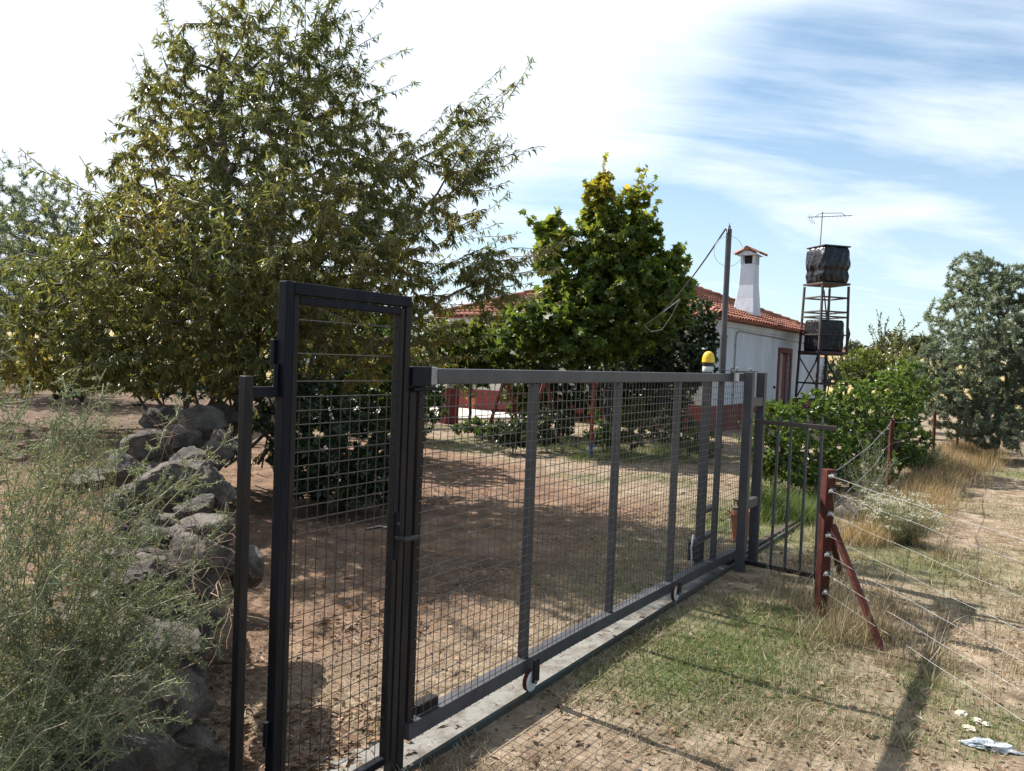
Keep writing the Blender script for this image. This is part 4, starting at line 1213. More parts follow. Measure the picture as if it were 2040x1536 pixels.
# --- big almond-like shrub left
AB = Vector((-3.15, 9.0, 0.5))
def L3(px, py, Y): q = at(px, py, Y) - AB; return tuple(q)
stems = []
for i, (px, py, dy) in enumerate([(430, 60, 0.1), (610, 60, -0.2), (300, 330, -0.6), (760, 330, 0.2), (560, 300, 0.6), (150, 560, -0.5), (900, 640, -0.5), (420, 400, -0.9), (660, 470, -0.9), (330, 520, 0.7), (945, 280, 0.0), (985, 540, -0.2), (870, 420, 0.2)] + [(random.uniform(120, 820), random.uniform(450, 640), random.uniform(-.9, .9)) for _ in range(22)]):
    q = Vector(L3(px, py, 9 + dy)); b0 = Vector((random.uniform(-.8, .8), random.uniform(-.5, .5), -0.2))
    stems.append([tuple(b0), tuple(b0.lerp(q, 0.35) + Vector((q.x * 0.02, 0, 0.15))), tuple(b0.lerp(q, 0.7) + Vector((0, 0, 0.12))), tuple(q)])
def e3(px, py, Y, rx, ry, rz, w, sh=0.0):
    return (L3(px, py, Y), (rx / 1530 * Y, ry, rz / 1530 * Y), w, sh)
blobs = [e3(530, 400, 9.0, 315, 1.6, 290, 6.2, 0), e3(520, 190, 9.1, 245, 1.1, 150, 1.3), e3(560, 40, 9.1, 150, .7, 90, .25), e3(90, 660, 8.4, 150, 1.0, 110, 1.0), e3(600, 500, 7.9, 220, .9, 160, 1.6), e3(370, 520, 7.3, 250, .7, 150, 2.2), e3(140, 735, 9.3, 190, .9, 45, .9), e3(330, 720, 8.2, 260, .9, 70, 1.3), e3(930, 330, 9, 65, .5, 130, .35), e3(980, 560, 8.8, 60, .5, 80, .35), e3(190, 600, 8.6, 170, 1.2, 130, 1.5), e3(800, 470, 9.0, 130, 1.1, 200, 1.2), e3(400, 660, 8.9, 330, 1.3, 135, 2.6), e3(720, 660, 9.0, 190, 1.1, 120, 1.2), e3(330, 480, 8.7, 130, 1.2, 160, 1.1)]
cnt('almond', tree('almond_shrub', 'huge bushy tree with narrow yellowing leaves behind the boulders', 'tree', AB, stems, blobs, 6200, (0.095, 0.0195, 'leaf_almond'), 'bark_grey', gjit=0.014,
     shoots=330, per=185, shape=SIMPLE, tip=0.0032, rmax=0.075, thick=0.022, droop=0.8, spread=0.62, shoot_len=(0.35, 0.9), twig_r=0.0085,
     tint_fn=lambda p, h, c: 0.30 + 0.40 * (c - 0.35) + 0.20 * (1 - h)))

# --- plane tree before the house
PB = Vector((1.75, 14.4, 0))
def L4(px, py, Y=14.4): return tuple(at(px, py, Y) - PB)
def e4(px, py, Y, rx, ry, rz, w, sh=0.0): return (L4(px, py, Y), (rx / 1530 * Y, ry, rz / 1530 * Y), w, sh)
stems = [[(0.1, 0, -0.2), (0.05, 0, 1.1), L4(1188, 520), L4(1191, 350)], [(0.1, 0, 0.8), L4(1248, 600), L4(1268, 385)], [(0.1, 0, 0.9), L4(1128, 620), L4(1098, 440)], [(0.1, 0, 0.9), L4(1318, 600), L4(1353, 500)], [(0.1, 0, .7), L4(1108, 680), L4(1010, 620, 14.0)]]
blobs = [e4(1191, 470, 14.4, 45, 0.5, 130, 1.2), e4(1268, 480, 14.4, 52, 0.5, 115, 1.2), e4(1098, 490, 14.4, 40, 0.5, 75, .7), e4(1218, 600, 14.4, 160, 1.1, 120, 4.2), e4(1228, 520, 14.4, 95, .8, 90, 1.4), e4(1338, 570, 14.4, 48, 0.6, 85, .8), e4(1128, 660, 14.0, 120, 1.0, 70, 2.2), e4(1045, 650, 13.8, 60, 0.7, 55, .6)]
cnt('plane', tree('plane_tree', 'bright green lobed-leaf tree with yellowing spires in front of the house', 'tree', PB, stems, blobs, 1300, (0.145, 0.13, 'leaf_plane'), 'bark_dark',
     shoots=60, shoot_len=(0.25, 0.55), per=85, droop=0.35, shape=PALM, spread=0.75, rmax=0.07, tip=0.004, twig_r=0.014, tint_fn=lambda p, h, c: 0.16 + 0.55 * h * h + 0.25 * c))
# --- dark evergreen right of it
DB = Vector((3.3, 16.2, 0))
def rel(B): return lambda px, py, Y: tuple(at(px, py, Y) - B)
def mk(B):
    f = rel(B)
    return lambda px, py, Y, rx, ry, rz, w=1.0, sh=0.0: (f(px, py, Y), (rx / 1530 * Y, ry, rz / 1530 * Y), w, sh)
e5 = mk(DB)
cnt('dark', tree('evergreen_tree', 'rounded dark evergreen tree against the house corner', 'tree', DB, [[(0, 0, -0.2), (0.02, 0, 1.0), (0.05, 0, 2.2)], [(0, 0, 0.7), (0.6, 0, 1.6)], [(0, 0, .7), (-0.6, 0, 1.7)]],
     [e5(1335, 690, 16.2, 100, 1.0, 105, 3.4), e5(1395, 665, 16.3, 42, 0.6, 80, 1.2), e5(1300, 770, 16.0, 90, .9, 60, 1.2), e5(1260, 690, 15.6, 60, .7, 70, 1)], 700, (0.10, 0.06, 'leaf_dark'), 'bark_dark', per=210, droop=0.3, rmax=0.08, shape=SIMPLE, twig_r=0.013))
# --- yellow-green vine mass left of the plane tree
VB = Vector((-0.9, 16.6, 0)); e6 = mk(VB)
cnt('vine', tree('laurel_tree', 'leafy yellow-green small tree between the big shrub and the tiled roof', 'tree', VB, [[(0, 0, -0.2), (0.0, 0, 1.0), (0.05, 0, 1.9)]],
     [e6(960, 690, 16.4, 75, 0.8, 60, 2), e6(895, 680, 16.2, 50, .7, 55, 1), e6(1010, 680, 16.5, 45, .6, 60, .8), e6(930, 735, 16.4, 90, .7, 40, 1.2)], 480, (0.11, 0.065, 'leaf_vine'), 'bark_dark', per=190, rmax=0.06, shape=SIMPLE, twig_r=0.013))

def shrub(name, label, base, blobs_w, n_att, spec, group=None, per=80, shape=SIMPLE, bark='bark_dark', cat='shrub', spread=0.8, droop=0.0, tfn=None, shoots=0, tip=0.003, shoot_len=(0.2, 0.45)):
    base = Vector(base)
    bl = [((c[0], c[1], c[2]), r, w, sh) for (c, r, w, sh) in blobs_w]
    zs = [c[2] for c, _, _, _ in bl]
    stems = []
    for c, r, w, sh in bl:
        stems.append([(c[0] * 0.4 + random.uniform(-.05, .05), c[1] * 0.4 + random.uniform(-.05, .05), -0.1), (c[0] * 0.8, c[1] * 0.8, c[2] * 0.6), (c[0], c[1], c[2])])
    return cnt(name + str(len(counts)), tree(name, label, cat, base, stems, bl, int(n_att * 1.5), spec, bark, group, per=per * 2.6, shape=shape, tip=tip, rmax=0.03, thick=0.012, wood_names=('stem', 'twig'), spread=spread, droop=droop, twig_r=0.012, tint_fn=tfn, shoots=shoots, shoot_len=shoot_len, step=0.2))
# shrubs seen through the pedestrian gate
shrub('citrus_shrub', 'dark green shrub low behind the pedestrian gate mesh', (-1.72, 7.9, 0), [((0, 0, .62), (.72, .7, .58), 2, .2), ((-.55, .5, .85), (.6, .6, .65), 1, 0), ((.1, -.1, .32), (.75, .6, .32), 1.2, 0)], 420, (0.075, 0.036, 'leaf_dark'), 'shrubs behind the pedestrian gate', per=90)
shrub('citrus_shrub', 'taller green shrub behind the upper rods of the pedestrian gate', (-2.6, 11.8, 0), [((0, 0, 1.5), (1.15, 1.0, 1.4), 2, .1), ((.8, .2, .9), (.8, .7, .85), 1, 0)], 460, (0.085, 0.04, 'leaf_hedge'), 'shrubs behind the pedestrian gate', per=80)
shrub('oleander_bush', 'dark bushy shrub left of the porch pillar under the tree', (-1.9, 14.6, 0), [((0, 0, 1.0), (.75, .7, 1.0), 2, .1), ((-1.1, .6, 1.3), (1.0, .8, 1.1), 2, 0)], 330, (0.10, 0.03, 'leaf_dark'), per=75)
shrub('bedding_plant', 'low green ground shrub in front of the porch pillar', tuple(gnd(960, 880)), [((0, 0, .22), (.65, .45, .25), 2, 0), ((.8, -.2, .25), (.5, .4, .26), 1, 0)], 150, (0.07, 0.035, 'leaf_hedge'), 'garden bed plants', per=80)
for i, (px, py, r, h, mt, lab) in enumerate([(1090, 900, .5, .85, 'leaf_dark', 'dark shrub at the foot of the swing, left of the blue leg'), (1252, 905, .38, 1.05, 'leaf_vine', 'tall yellowish garden plant against the red house base'), (1330, 895, .62, .8, 'leaf_dark', 'broad dark shrub beneath the evergreen tree'),
                                              (1395, 925, .34, .62, 'leaf_hedge', 'small green shrub beside the lamp post behind the mesh'), (1200, 900, .35, .55, 'leaf_hedge', 'low green plant right of the blue swing leg'), (1020, 905, .45, .6, 'leaf_dark', 'dark low shrub in front of the swing'),
        (1125, 868, .85, 2.2, 'leaf_dark', 'tall dark shrub against the house between the swing legs'), (1215, 866, .8, 2.1, 'leaf_hedge', 'tall green shrub against the house right of the blue leg'), (1300, 872, .9, 2.2, 'leaf_dark', 'tall dark shrub against the house under the evergreen'), (1045, 862, .7, 2.0, 'leaf_vine', 'light green tall shrub behind the swing')]):
    q = gnd(px, py)
    shrub('garden_shrub', lab, (q.x, q.y, 0), [((0, 0, h * .55), (r, r * .8, h * .5), 1, 0)], int(80 * max(1, r * h / .4)), (0.075, 0.036, mt), 'garden bed plants', per=85)
shrub('gap_shade_shrub', 'dark low shrub added to darken the gap under the big tree at the left', (-7.4, 13.2, .5), [((0, 0, .7), (1.1, .8, .65), 1, 0), ((1.6, .5, .6), (1.0, .7, .55), 1, 0)], 200, (0.09, 0.045, 'leaf_dark'), per=50)  # added foliage, darkens a terrace gap where only tree shade lies
# --- hedge
HB = gnd(1640, 950); 
HBv = Vector((HB.x, HB.y, 0)); e7 = mk(HBv)
hb_ = [e7(1545, 880, 10.2, 60, .55, 85, 1.1, .35), e7(1620, 870, 10.8, 75, .6, 95, 1.3, .35), e7(1700, 850, 11.6, 70, .65, 95, 1.3, .35), e7(1770, 830, 12.6, 60, .7, 95, 1.2, .3), e7(1580, 950, 10.1, 75, .5, 45, .7, .2), e7(1700, 930, 10.9, 90, .6, 60, .8, .2), e7(1800, 775, 13.2, 42, .6, 60, .8, 0), e7(1795, 890, 12.2, 55, .6, 65, .9, .1)]
hb_ = [((c[0], c[1], c[2]), r, w, sh) for c, r, w, sh in hb_]
stems = [[(c[0], c[1], -0.1), (c[0], c[1], c[2] * 0.7), c] for c, r, w, sh in hb_]
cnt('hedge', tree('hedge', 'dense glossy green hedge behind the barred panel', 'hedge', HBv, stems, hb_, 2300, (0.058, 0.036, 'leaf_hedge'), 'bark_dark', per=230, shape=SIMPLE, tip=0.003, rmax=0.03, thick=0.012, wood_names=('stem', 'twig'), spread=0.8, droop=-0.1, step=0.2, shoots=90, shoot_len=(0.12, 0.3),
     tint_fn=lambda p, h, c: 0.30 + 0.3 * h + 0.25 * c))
# --- olive trees
def olive(label, base, blobs, n_att, per=90, group='olive trees', nm='olive_tree', trunk_h=1.0, spec=(0.075, 0.017, 'leaf_olive')):
    base = Vector(base)
    stems = [[(0, 0, -0.2), (0.06, 0.02, trunk_h * 0.5), (0.0, 0.05, trunk_h)]]
    for c, r, w, sh in blobs:
        stems.append([(0, 0.05, trunk_h * 0.9), (c[0] * 0.5, c[1] * 0.5, (trunk_h + c[2]) * 0.5), c])
    return cnt(nm + str(len(counts)), tree(nm, label, 'tree', base, stems, blobs, int(n_att * 1.4), spec, 'bark_grey', group, per=per * 3.2, tip=0.0035, rmax=0.13, thick=0.03, spread=0.85, droop=0.3, shoots=34, shoot_len=(0.2, 0.45), shape=SIMPLE, twig_r=0.013, tint_fn=lambda p, h, c: 0.35 + 0.35 * (c - .4) + 0.12 * h))
OB = Vector((10.4, 16.4, 0)); e8 = mk(OB)
olive('large silvery olive tree overhanging the fence on the right', OB, [e8(1965, 650, 16.2, 110, 1.4, 100, 3.5), e8(1940, 555, 16.4, 48, .7, 55, 1.2), e8(1990, 570, 16.2, 50, .7, 55, 1), e8(1900, 740, 15.6, 80, 1.0, 85, 2), e8(2030, 740, 15.8, 90, 1.2, 100, 2), e8(1870, 800, 15.2, 45, .6, 45, .6), e8(1990, 830, 15.4, 70, .9, 45, .7), e8(2060, 640, 16, 90, 1.2, 130, 2), e8(1930, 830, 15.3, 80, .9, 50, 1.2), e8(1850, 770, 15.6, 40, .6, 60, .7), e8(2080, 770, 15.4, 90, 1.1, 90, 1.5), e8(1985, 865, 15.0, 75, .8, 32, .7)], 2100, per=130)
ol = Vector((14.2, 19.5, 0))
olive('second silvery olive further along the fence at the right edge', ol, [((0, 0, 2.3), (2.2, 1.8, 1.7), 3, 0), ((-1.5, -.3, 1.3), (1.2, 1, .8), 1, 0)], 620, per=80, trunk_h=0.9, spec=(0.09, 0.022, 'leaf_olive'))
ol = Vector((-8.2, 14.5, 0.5)); e9 = mk(ol)
olive('silvery olive tree at the left edge behind the big shrub', ol, [e9(60, 480, 14.5, 95, 1.3, 110, 2), e9(110, 420, 14.5, 35, .6, 70, .7), e9(20, 400, 14.3, 35, .6, 80, .7), e9(120, 560, 14.6, 80, 1, 110, 1.3), e9(20, 620, 14.4, 110, 1.2, 90, 1.2)], 620, per=75, trunk_h=1.2)
ol = Vector((-9.2, 10.8, 0.5)); e9 = mk(ol)
olive('olive branch tips at the far left edge of the view', ol, [(( -0.6, 0, 2.9), (1.5, 1.4, 1.4), 2, 0)], 260, per=75, trunk_h=1.2)
ol = Vector((-6.4, 19.5, 0.3)); e9 = mk(ol)
olive('shaded olive tree deep behind the big shrub', ol, [((0, 0, 2.6), (2.4, 1.8, 1.7), 2, 0), ((1.8, 0, 2.0), (1.6, 1.4, 1.3), 1, 0)], 420, per=60, trunk_h=1.2, spec=(0.11, 0.026, 'leaf_olive'))
ol = Vector((-13, 20.5, 0.3))
olive('olive tree on the terrace far left', ol, [((0, 0, 2.4), (2.6, 1.8, 1.6), 2, 0)], 300, per=60, trunk_h=1.2, spec=(0.11, 0.026, 'leaf_olive'))
ol = Vector((-11.4, 15.4, 0.5))
for k_, (lx, ly) in enumerate([(-14.5, 27), (-10.2, 26), (-6.5, 28.5), (-3.2, 31)]):
    olive(['leftmost olive of the far row behind the terrace', 'second olive from the left in the far row', 'third olive from the left in the far row', 'olive of the far row nearest the house'][k_], (lx, ly, 0.0), [((0, 0, 2.0), (2.5, 1.8, 1.9), 2, 0)], 200, per=45, trunk_h=0.9, spec=(0.16, 0.045, 'leaf_olive'), group='far row of olives')
olive('olive tree just beyond the left edge of the view', ol, [((0, 0, 2.7), (2.3, 1.9, 1.6), 2, 0)], 260, per=55, trunk_h=1.2, spec=(0.11, 0.026, 'leaf_olive'))
# --- growth between hedge and fields
q = gnd(1735, 800); 
for i, (px, py, Y, rx, rz, spec, nm, lab) in enumerate([
        (1722, 735, 17.0, 42, 40, (0.11, 0.035, 'leaf_vine'), 'peach_tree', 'small yellow-green peach tree just above the hedge'),
        (1690, 735, 26.0, 45, 32, (0.10, 0.03, 'leaf_olive'), 'grey_shrub', 'grey-green bush behind the water tower, left of the peach tree'),
        (1780, 700, 22.0, 30, 45, (0.09, 0.04, 'leaf_almond'), 'russet_shrub', 'thin russet shrub with bare twigs rising over the hedge'),
        (1830, 690, 40.0, 32, 22, (0.2, 0.09, 'leaf_dark'), 'round_tree', 'dark rounded tree in the distance beside the olive'),
        (1650, 745, 30.0, 42, 26, (0.12, 0.04, 'leaf_olive'), 'grey_shrub', 'pale bush seen between the water tower legs'),
        (1800, 740, 18.0, 45, 45, (0.09, 0.035, 'leaf_almond'), 'russet_shrub', 'brownish bush between hedge and olive tree')]):
    c = at(px, py, Y); gz = float(ground_z(c.x, Y)); B_ = Vector((c.x, Y, gz))
    shrub(nm, lab, B_, [((0, 0, c.z - gz), (rx / 1530 * Y, rx / 1530 * Y, rz / 1530 * Y), 1, 0)], 130, spec, 'growth beyond the hedge', per=(45 if Y < 30 else 30), cat='tree' if 'tree' in nm else 'shrub', shoots=26 if nm == 'russet_shrub' else 6, shoot_len=(0.4, 0.9) if nm == 'russet_shrub' else (0.2, 0.4), tip=0.006 if nm == 'russet_shrub' else 0.004)
# --- far tree line and far farmhouse on the rise
far_pos = [(1720, 150, 5), (1700, 260, 5), (1755, 300, 6), (1650, 330, 5), (1610, 350, 6), (1850, 220, 7), (1790, 210, 5)]
for i, (px, Y, h) in enumerate(far_pos):
    x = at(px, 700, Y).x; gz = float(ground_z(x, Y)); n = 700
    t = thing('far_tree', ['distant dark tree right of the water tower', 'distant tree on the skyline just left of far roof', 'small distant skyline tree right of the far roof', 'tiny skyline tree seen past the tower', 'tiny skyline tree by the house edge', 'distant tree behind the olive', 'distant tree above the hedge end'][i], 'tree', (x, Y, gz), 0, 'far trees on the rise')
    MB().tube([(0, 0, -0.3), (0, 0, h * 0.5)], [0.3, 0.15], 6).build('trunk', 'bark_dark', t)
    p = ell_points(n, (0, 0, h * 0.62), (h * 0.55, h * 0.55, h * 0.42), 0.3) + rng.normal(size=(n, 3)) * 0.2
    leaves('foliage', p, rng.normal(size=(n, 3)), 0.8, 0.5, SIMPLE, rng.random(n), 'leaf_dark', t)
x = at(1715, 698, 420).x; gz = float(ground_z(x, 420))
FH = thing('far_farmhouse', 'long red roofed farm building tiny on the far rise', 'building', (x, 420, gz))
MB().box(-12, 9, 0, 6, 0, 2.2).build('wall', 'limewash', FH)
MB().add([(-12.5, -.5, 2.2), (9.5, -.5, 2.2), (9.5, 6.5, 2.2), (-12.5, 6.5, 2.2), (-12.5, 3, 4), (9.5, 3, 4)], [(0, 1, 5, 4), (2, 3, 4, 5), (1, 2, 5), (3, 0, 4)]).build('roof', 'tile', FH)

# ================================================================== GROUND COVER
def scatter(n, x0, x1, y0, y1, fall=1.0):
    """points on the ground, denser near the camera"""
    y = y0 * (y1 / y0) ** rng.random(n) if fall else rng.uniform(y0, y1, n)
    x = rng.uniform(-0.78, 0.78, n) * y
    x = np.where((x < x0) | (x > x1), 1e4, x)
    return x, y
def in_view(x, y, m=0.08):
    return (np.abs(x) < 900) & (np.abs(x) < (0.667 + m) * np.maximum(y, 0.5) + 0.2)
def blades(name, x, y, lean, ln, wd, tint, mat, label, cat='grass', z=None, parent=None):
    n = len(x)
    z = ground_z(x, y) if z is None else z
    a = rng.uniform(0, 2 * np.pi, n)
    lean = np.broadcast_to(lean, (n,))
    d = np.stack([np.cos(a) * np.sin(lean), np.sin(a) * np.sin(lean), np.cos(lean)], 1)
    up = np.stack([-np.sin(a), np.cos(a), rng.normal(size=n) * 0.4], 1)
    o = leaves(name, np.stack([x, y, z], 1), d, ln, wd, BLADE, tint, mat, parent, up=np.cross(d, up))
    if label: tag(o, label, cat)
    return o
def outside_track(x, y):
    s = gate_s(x, y); g = -gate_side(x, y)
    return ~((s > -1.6) & (s < 3.2) & (g > -0.07) & (g < 0.22))

# short dry grass on the camera's side and on the path
x, y = scatter(280000, -2.5, 16, 1.9, 24)
k = in_view(x, y) & (gate_side(x, y) > -0.1) & outside_track(x, y) & (rng.random(len(x)) < 1 - 0.55 * green_mask(x, y)) & (wall_side(x, y) < 0)
k &= rng.random(len(x)) < 0.04 + 0.85 * sstep(0.34, 0.72, 0.6 * vnoise(x, y, 1.7, 21) + 0.4 * vnoise(x, y, 5.5, 23))
x, y = x[k], y[k]; n = len(x)
blades('dry_grass', x, y, rng.uniform(0.7, 1.55, n), rng.uniform(0.025, 0.09, n) * (1 + 0.04 * y), 0.0024 * (1 + 0.12 * y), rng.beta(2.2, 2.2, n) + 0.15 * (vnoise(x, y, 1.2, 22) - .5), 'straw', 'short dry straw coloured grass covering the ground')
x, y = scatter(9000, -6, 14, 2.0, 16); k = in_view(x, y) & outside_track(x, y) & (wall_side(x, y) < 0); x, y = x[k], y[k]; n = len(x)
pr_ = rng.uniform(0.003, 0.011, n) * (1 + 0.03 * y)
pv_ = np.array([(1, 0, 0), (-1, 0, 0), (0, 1, 0), (0, -1, 0), (0, 0, .7), (0, 0, -.5)]); pp = pv_[None] * pr_[:, None, None] * rng.uniform(.6, 1.3, (n, 6, 1)) + np.stack([x, y, ground_z(x, y)], 1)[:, None]
tag(link('pebbles', np_mesh('pebbles', pp.reshape(-1, 3), 6, [(0, 2, 4), (2, 1, 4), (1, 3, 4), (3, 0, 4), (2, 0, 5), (1, 2, 5), (3, 1, 5), (0, 3, 5)]), 'rock', None), 'small pebbles scattered over bare soil', 'gravel', kind='stuff')
# green grass
x, y = scatter(240000, -2.5, 14, 2.0, 18)
gm = green_mask(x, y)
k = in_view(x, y) & (rng.random(len(x)) < gm * 1.1) & outside_track(x, y) & (wall_side(x, y) < 0)
x, y = x[k], y[k]; n = len(x)
blades('green_grass', x, y, rng.uniform(0.1, 1.1, n), rng.uniform(0.02, 0.055, n) * (1 + 0.03 * y), 0.0024 * (1 + 0.12 * y), rng.beta(2, 2, n), 'green_blade', 'short green grass growing in patches')
# straw and dead leaves on the drive
x, y = scatter(150000, -4, 5, 2.4, 13)
dm = drive_mask(x, y); g = -gate_side(x, y)
k = in_view(x, y) & (g > 0.0) & (wall_side(x, y) < 0.1) & (rng.random(len(x)) < np.exp(-np.maximum(0, g - 0.9) / 0.8) * 0.75 + 0.06 * dm) & (gate_s(x, y) < 4)
k &= outside_track(x, y) | (rng.random(len(x)) < 0.12)
x, y = x[k], y[k]; n = len(x)
blades('loose_straw', x, y, rng.uniform(1.25, 1.62, n), rng.uniform(0.02, 0.07, n), 0.0024 * (1 + 0.08 * y), rng.beta(2, 2.2, n), 'straw', 'loose dry straw strewn on the drive behind the gate', 'straw', z=ground_z(x, y) + rng.uniform(0.002, 0.012, n) + np.where(outside_track(x, y), 0, 0.010))
def dead(nm, label, n, x0, x1, y0, y1, sel, zoff=0.006):
    x, y = scatter(n, x0, x1, y0, y1); k = in_view(x, y) & sel(x, y); x, y = x[k], y[k]; n = len(x)
    a = rng.uniform(0, 2 * np.pi, n)
    d = np.stack([np.cos(a), np.sin(a), rng.normal(size=n) * 0.25], 1)
    o = leaves(nm, np.stack([x, y, ground_z(x, y) + zoff + rng.random(n) * 0.015], 1), d, rng.gamma(4, 0.0085, n) + 0.008, rng.gamma(4, 0.004, n) + 0.004, SIMPLE, rng.beta(1.4, 2.6, n), 'dead_leaf', None, up=np.array([[0, 0, 1.0]]) + rng.normal(size=(n, 3)) * 0.4)
    tag(o, label, 'leaf litter')
dead('leaf_litter', 'fallen brown leaves scattered over the drive and gate edge', 60000, -4, 5, 2.4, 13, lambda x, y: (wall_side(x, y) < 0) & (rng.random(len(x)) < np.where(gate_side(x, y) < 0, 0.05 + 0.75 * sstep(.5, .8, vnoise(x, y, 1.3, 31)), 0.05)) & (outside_track(x, y) | (rng.random(len(x)) < 0.2)))
dead('terrace_litter', 'brown leaf litter on the terrace under the big tree', 30000, -12, -1.4, 3.5, 22, lambda x, y: wall_side(x, y) > 0.15)

# tufts: many blades from one crown
def tufts(name, label, spots, nb, ln, mat, wd=0.003, lean=(0.05, 0.7), cat='grass', spread=0.06):
    P = np.repeat(np.array(spots, float), nb, axis=0); n = len(P)
    r = rng.normal(size=(n, 2)) * spread
    x = P[:, 0] + r[:, 0]; y = P[:, 1] + r[:, 1]; sc_ = P[:, 2]
    blades(name, x, y, rng.uniform(*lean, n), ln * sc_ * rng.uniform(0.5, 1.15, n), wd * (1 + 0.06 * y), rng.beta(2, 2, n), mat, label, cat)
sp = []
for i in range(300):                                # bank of tall russet grass along the rear fence
    f = rng.random(); a = np.array([3.3, 7.3]); b = np.array([10.3, 17.4])
    c = a + (b - a) * f + rng.normal(size=2) * np.array([0.20, 0.16]) * (0.8 + f)
    sp.append((c[0] + 0.15, c[1] - 0.1, rng.uniform(0.5, 1.2)))
tufts('russet_grass', 'tall russet dry grass along the foot of the rear fence', sp[:210], 48, 0.36, 'rusty_grass', lean=(0.05, 0.95), spread=0.07)
tufts('pale_grass_bank', 'pale straw grass mixed through the bank below the rear fence', sp[210:], 60, 0.34, 'straw', lean=(0.05, 1.0), spread=0.09)
sp = [(C0.x + rng.normal() * 0.28 + 0.15, C0.y + rng.normal() * 0.35 - 0.1, rng.uniform(.5, 1.2)) for i in range(55)]
sp += [(rng.uniform(2.3, 4.6), rng.uniform(3.4, 8.0), rng.uniform(.3, .7)) for i in range(60)]
tufts('straw_tufts', 'pale dry grass tufts around the brown corner post', sp, 45, 0.24, 'straw', lean=(0.1, 0.95), spread=0.05)
sp = []
for i in range(130):
    yy_ = rng.uniform(2.4, 8.5); xw = np.interp(yy_, WALLP[:, 1], WALLP[:, 0])
    sp.append((xw - rng.uniform(0.25, 1.3), yy_, rng.uniform(0.4, 1.0)))
tufts('terrace_grass', 'golden dry grass growing among the boulders on the terrace', sp, 60, 0.30, 'straw', lean=(0.1, 1.2), spread=0.10)
sp = [(*(gnd(rng.uniform(1500, 1640), rng.uniform(985, 1045)).xy), rng.uniform(.6, 1.2)) for i in range(80)]
tufts('tall_green_grass', 'lush green grass at the foot of the hedge behind the barred panel', sp, 60, 0.26, 'green_blade', lean=(0.05, 0.8), spread=0.08)
sp = [(*(gnd(rng.uniform(1100, 1400), rng.uniform(893, 925)).xy), rng.uniform(.5, 1.1)) for i in range(70)]
tufts('garden_grass', 'grass fringe along the garden bed at the end of the drive', sp, 50, 0.24, 'green_blade', lean=(0.05, 0.8), spread=0.12)

# weeds by the fence
def weed(name, label, base, r, h, nst, mat, flower=None, nl=40, ln=0.02, wd=0.004, cat='weed'):
    t = thing(name, label, cat, base)
    P0 = []; P1 = []; LP_ = []; LD = []; FP = []
    for i in range(nst):
        a = rng.uniform(0, 2 * np.pi); rr = r * math.sqrt(rng.random())
        top = np.array([rr * math.cos(a), rr * math.sin(a), h * rng.uniform(0.55, 1.05) * (1 - 0.3 * (rr / r) ** 2)])
        p = np.array([top[0] * 0.15, top[1] * 0.15, 0.0]); k = 7
        for j in range(1, k + 1):
            f = j / k; q = np.array([top[0] * (0.15 + 0.85 * f ** 1.3), top[1] * (0.15 + 0.85 * f ** 1.3), top[2] * f]) + rng.normal(size=3) * 0.008
            P0.append(p); P1.append(q)
            m = nl // k
            LP_.append(p + (q - p) * rng.random((m, 1)) + rng.normal(size=(m, 3)) * 0.018); LD.append(np.repeat((q - p)[None] / np.linalg.norm(q - p), m, 0))
            p = q
        FP.append(p)
    P0 = np.array(P0); P1 = np.array(P1); rad = np.full(len(P0), 0.0022)
    edge_tubes('stems', P0, P1, rad, rad * 0.8, 'stem_green', t, 3, 'stuff')
    LP_ = np.concatenate(LP_); LD = np.concatenate(LD); n = len(LP_)
    leaves('foliage', LP_, LD * 0.5 + rng.normal(size=(n, 3)) * 0.6, ln * rng.uniform(.6, 1.2, n), wd, SIMPLE, rng.beta(2, 2, n), mat, t)
    if flower:
        FP = np.array(FP); m = 26; Q = np.repeat(FP, m, 0) + rng.normal(size=(len(FP) * m, 3)) * np.array([0.022, 0.022, 0.010]); n = len(Q)
        leaves('flower_heads', Q, rng.normal(size=(n, 3)) + np.array([0, 0, .6]), 0.012, 0.010, SIMPLE, rng.random(n), flower, t)
    return t
q = gnd(1800, 1085); weed('flowering_weed', 'bush of grey-green stems with dry white flower heads beside the path', (q.x, q.y, 0), 0.38, 0.50, 80, 'leaf_scrub', 'flower_white', 130, 0.022, 0.004)
q = gnd(1745, 1050); weed('flowering_weed', 'smaller white-flowered weed behind the brown corner post', (q.x, q.y, 0), 0.30, 0.44, 48, 'leaf_scrub', 'flower_white', 110, 0.022, 0.004)
q = gnd(1835, 945); weed('feathery_bush', 'feathery blue-green bush in front of the pale boulder', (q.x, q.y, 0), 0.48, 0.55, 120, 'leaf_scrub', None, 190, 0.03, 0.005, 'bush')
q = gnd(1730, 1020); weed('thorny_weed', 'tall sparse thorny weed against the dark hedge', (q.x, q.y, 0), 0.42, 0.95, 34, 'leaf_scrub', None, 120, 0.024, 0.006)
q = gnd(1525, 1030); weed('feathery_bush', 'feathery green weed between the first two upright bars', (q.x, q.y, 0), 0.30, 0.48, 60, 'leaf_hedge', None, 160, 0.03, 0.005, 'bush')

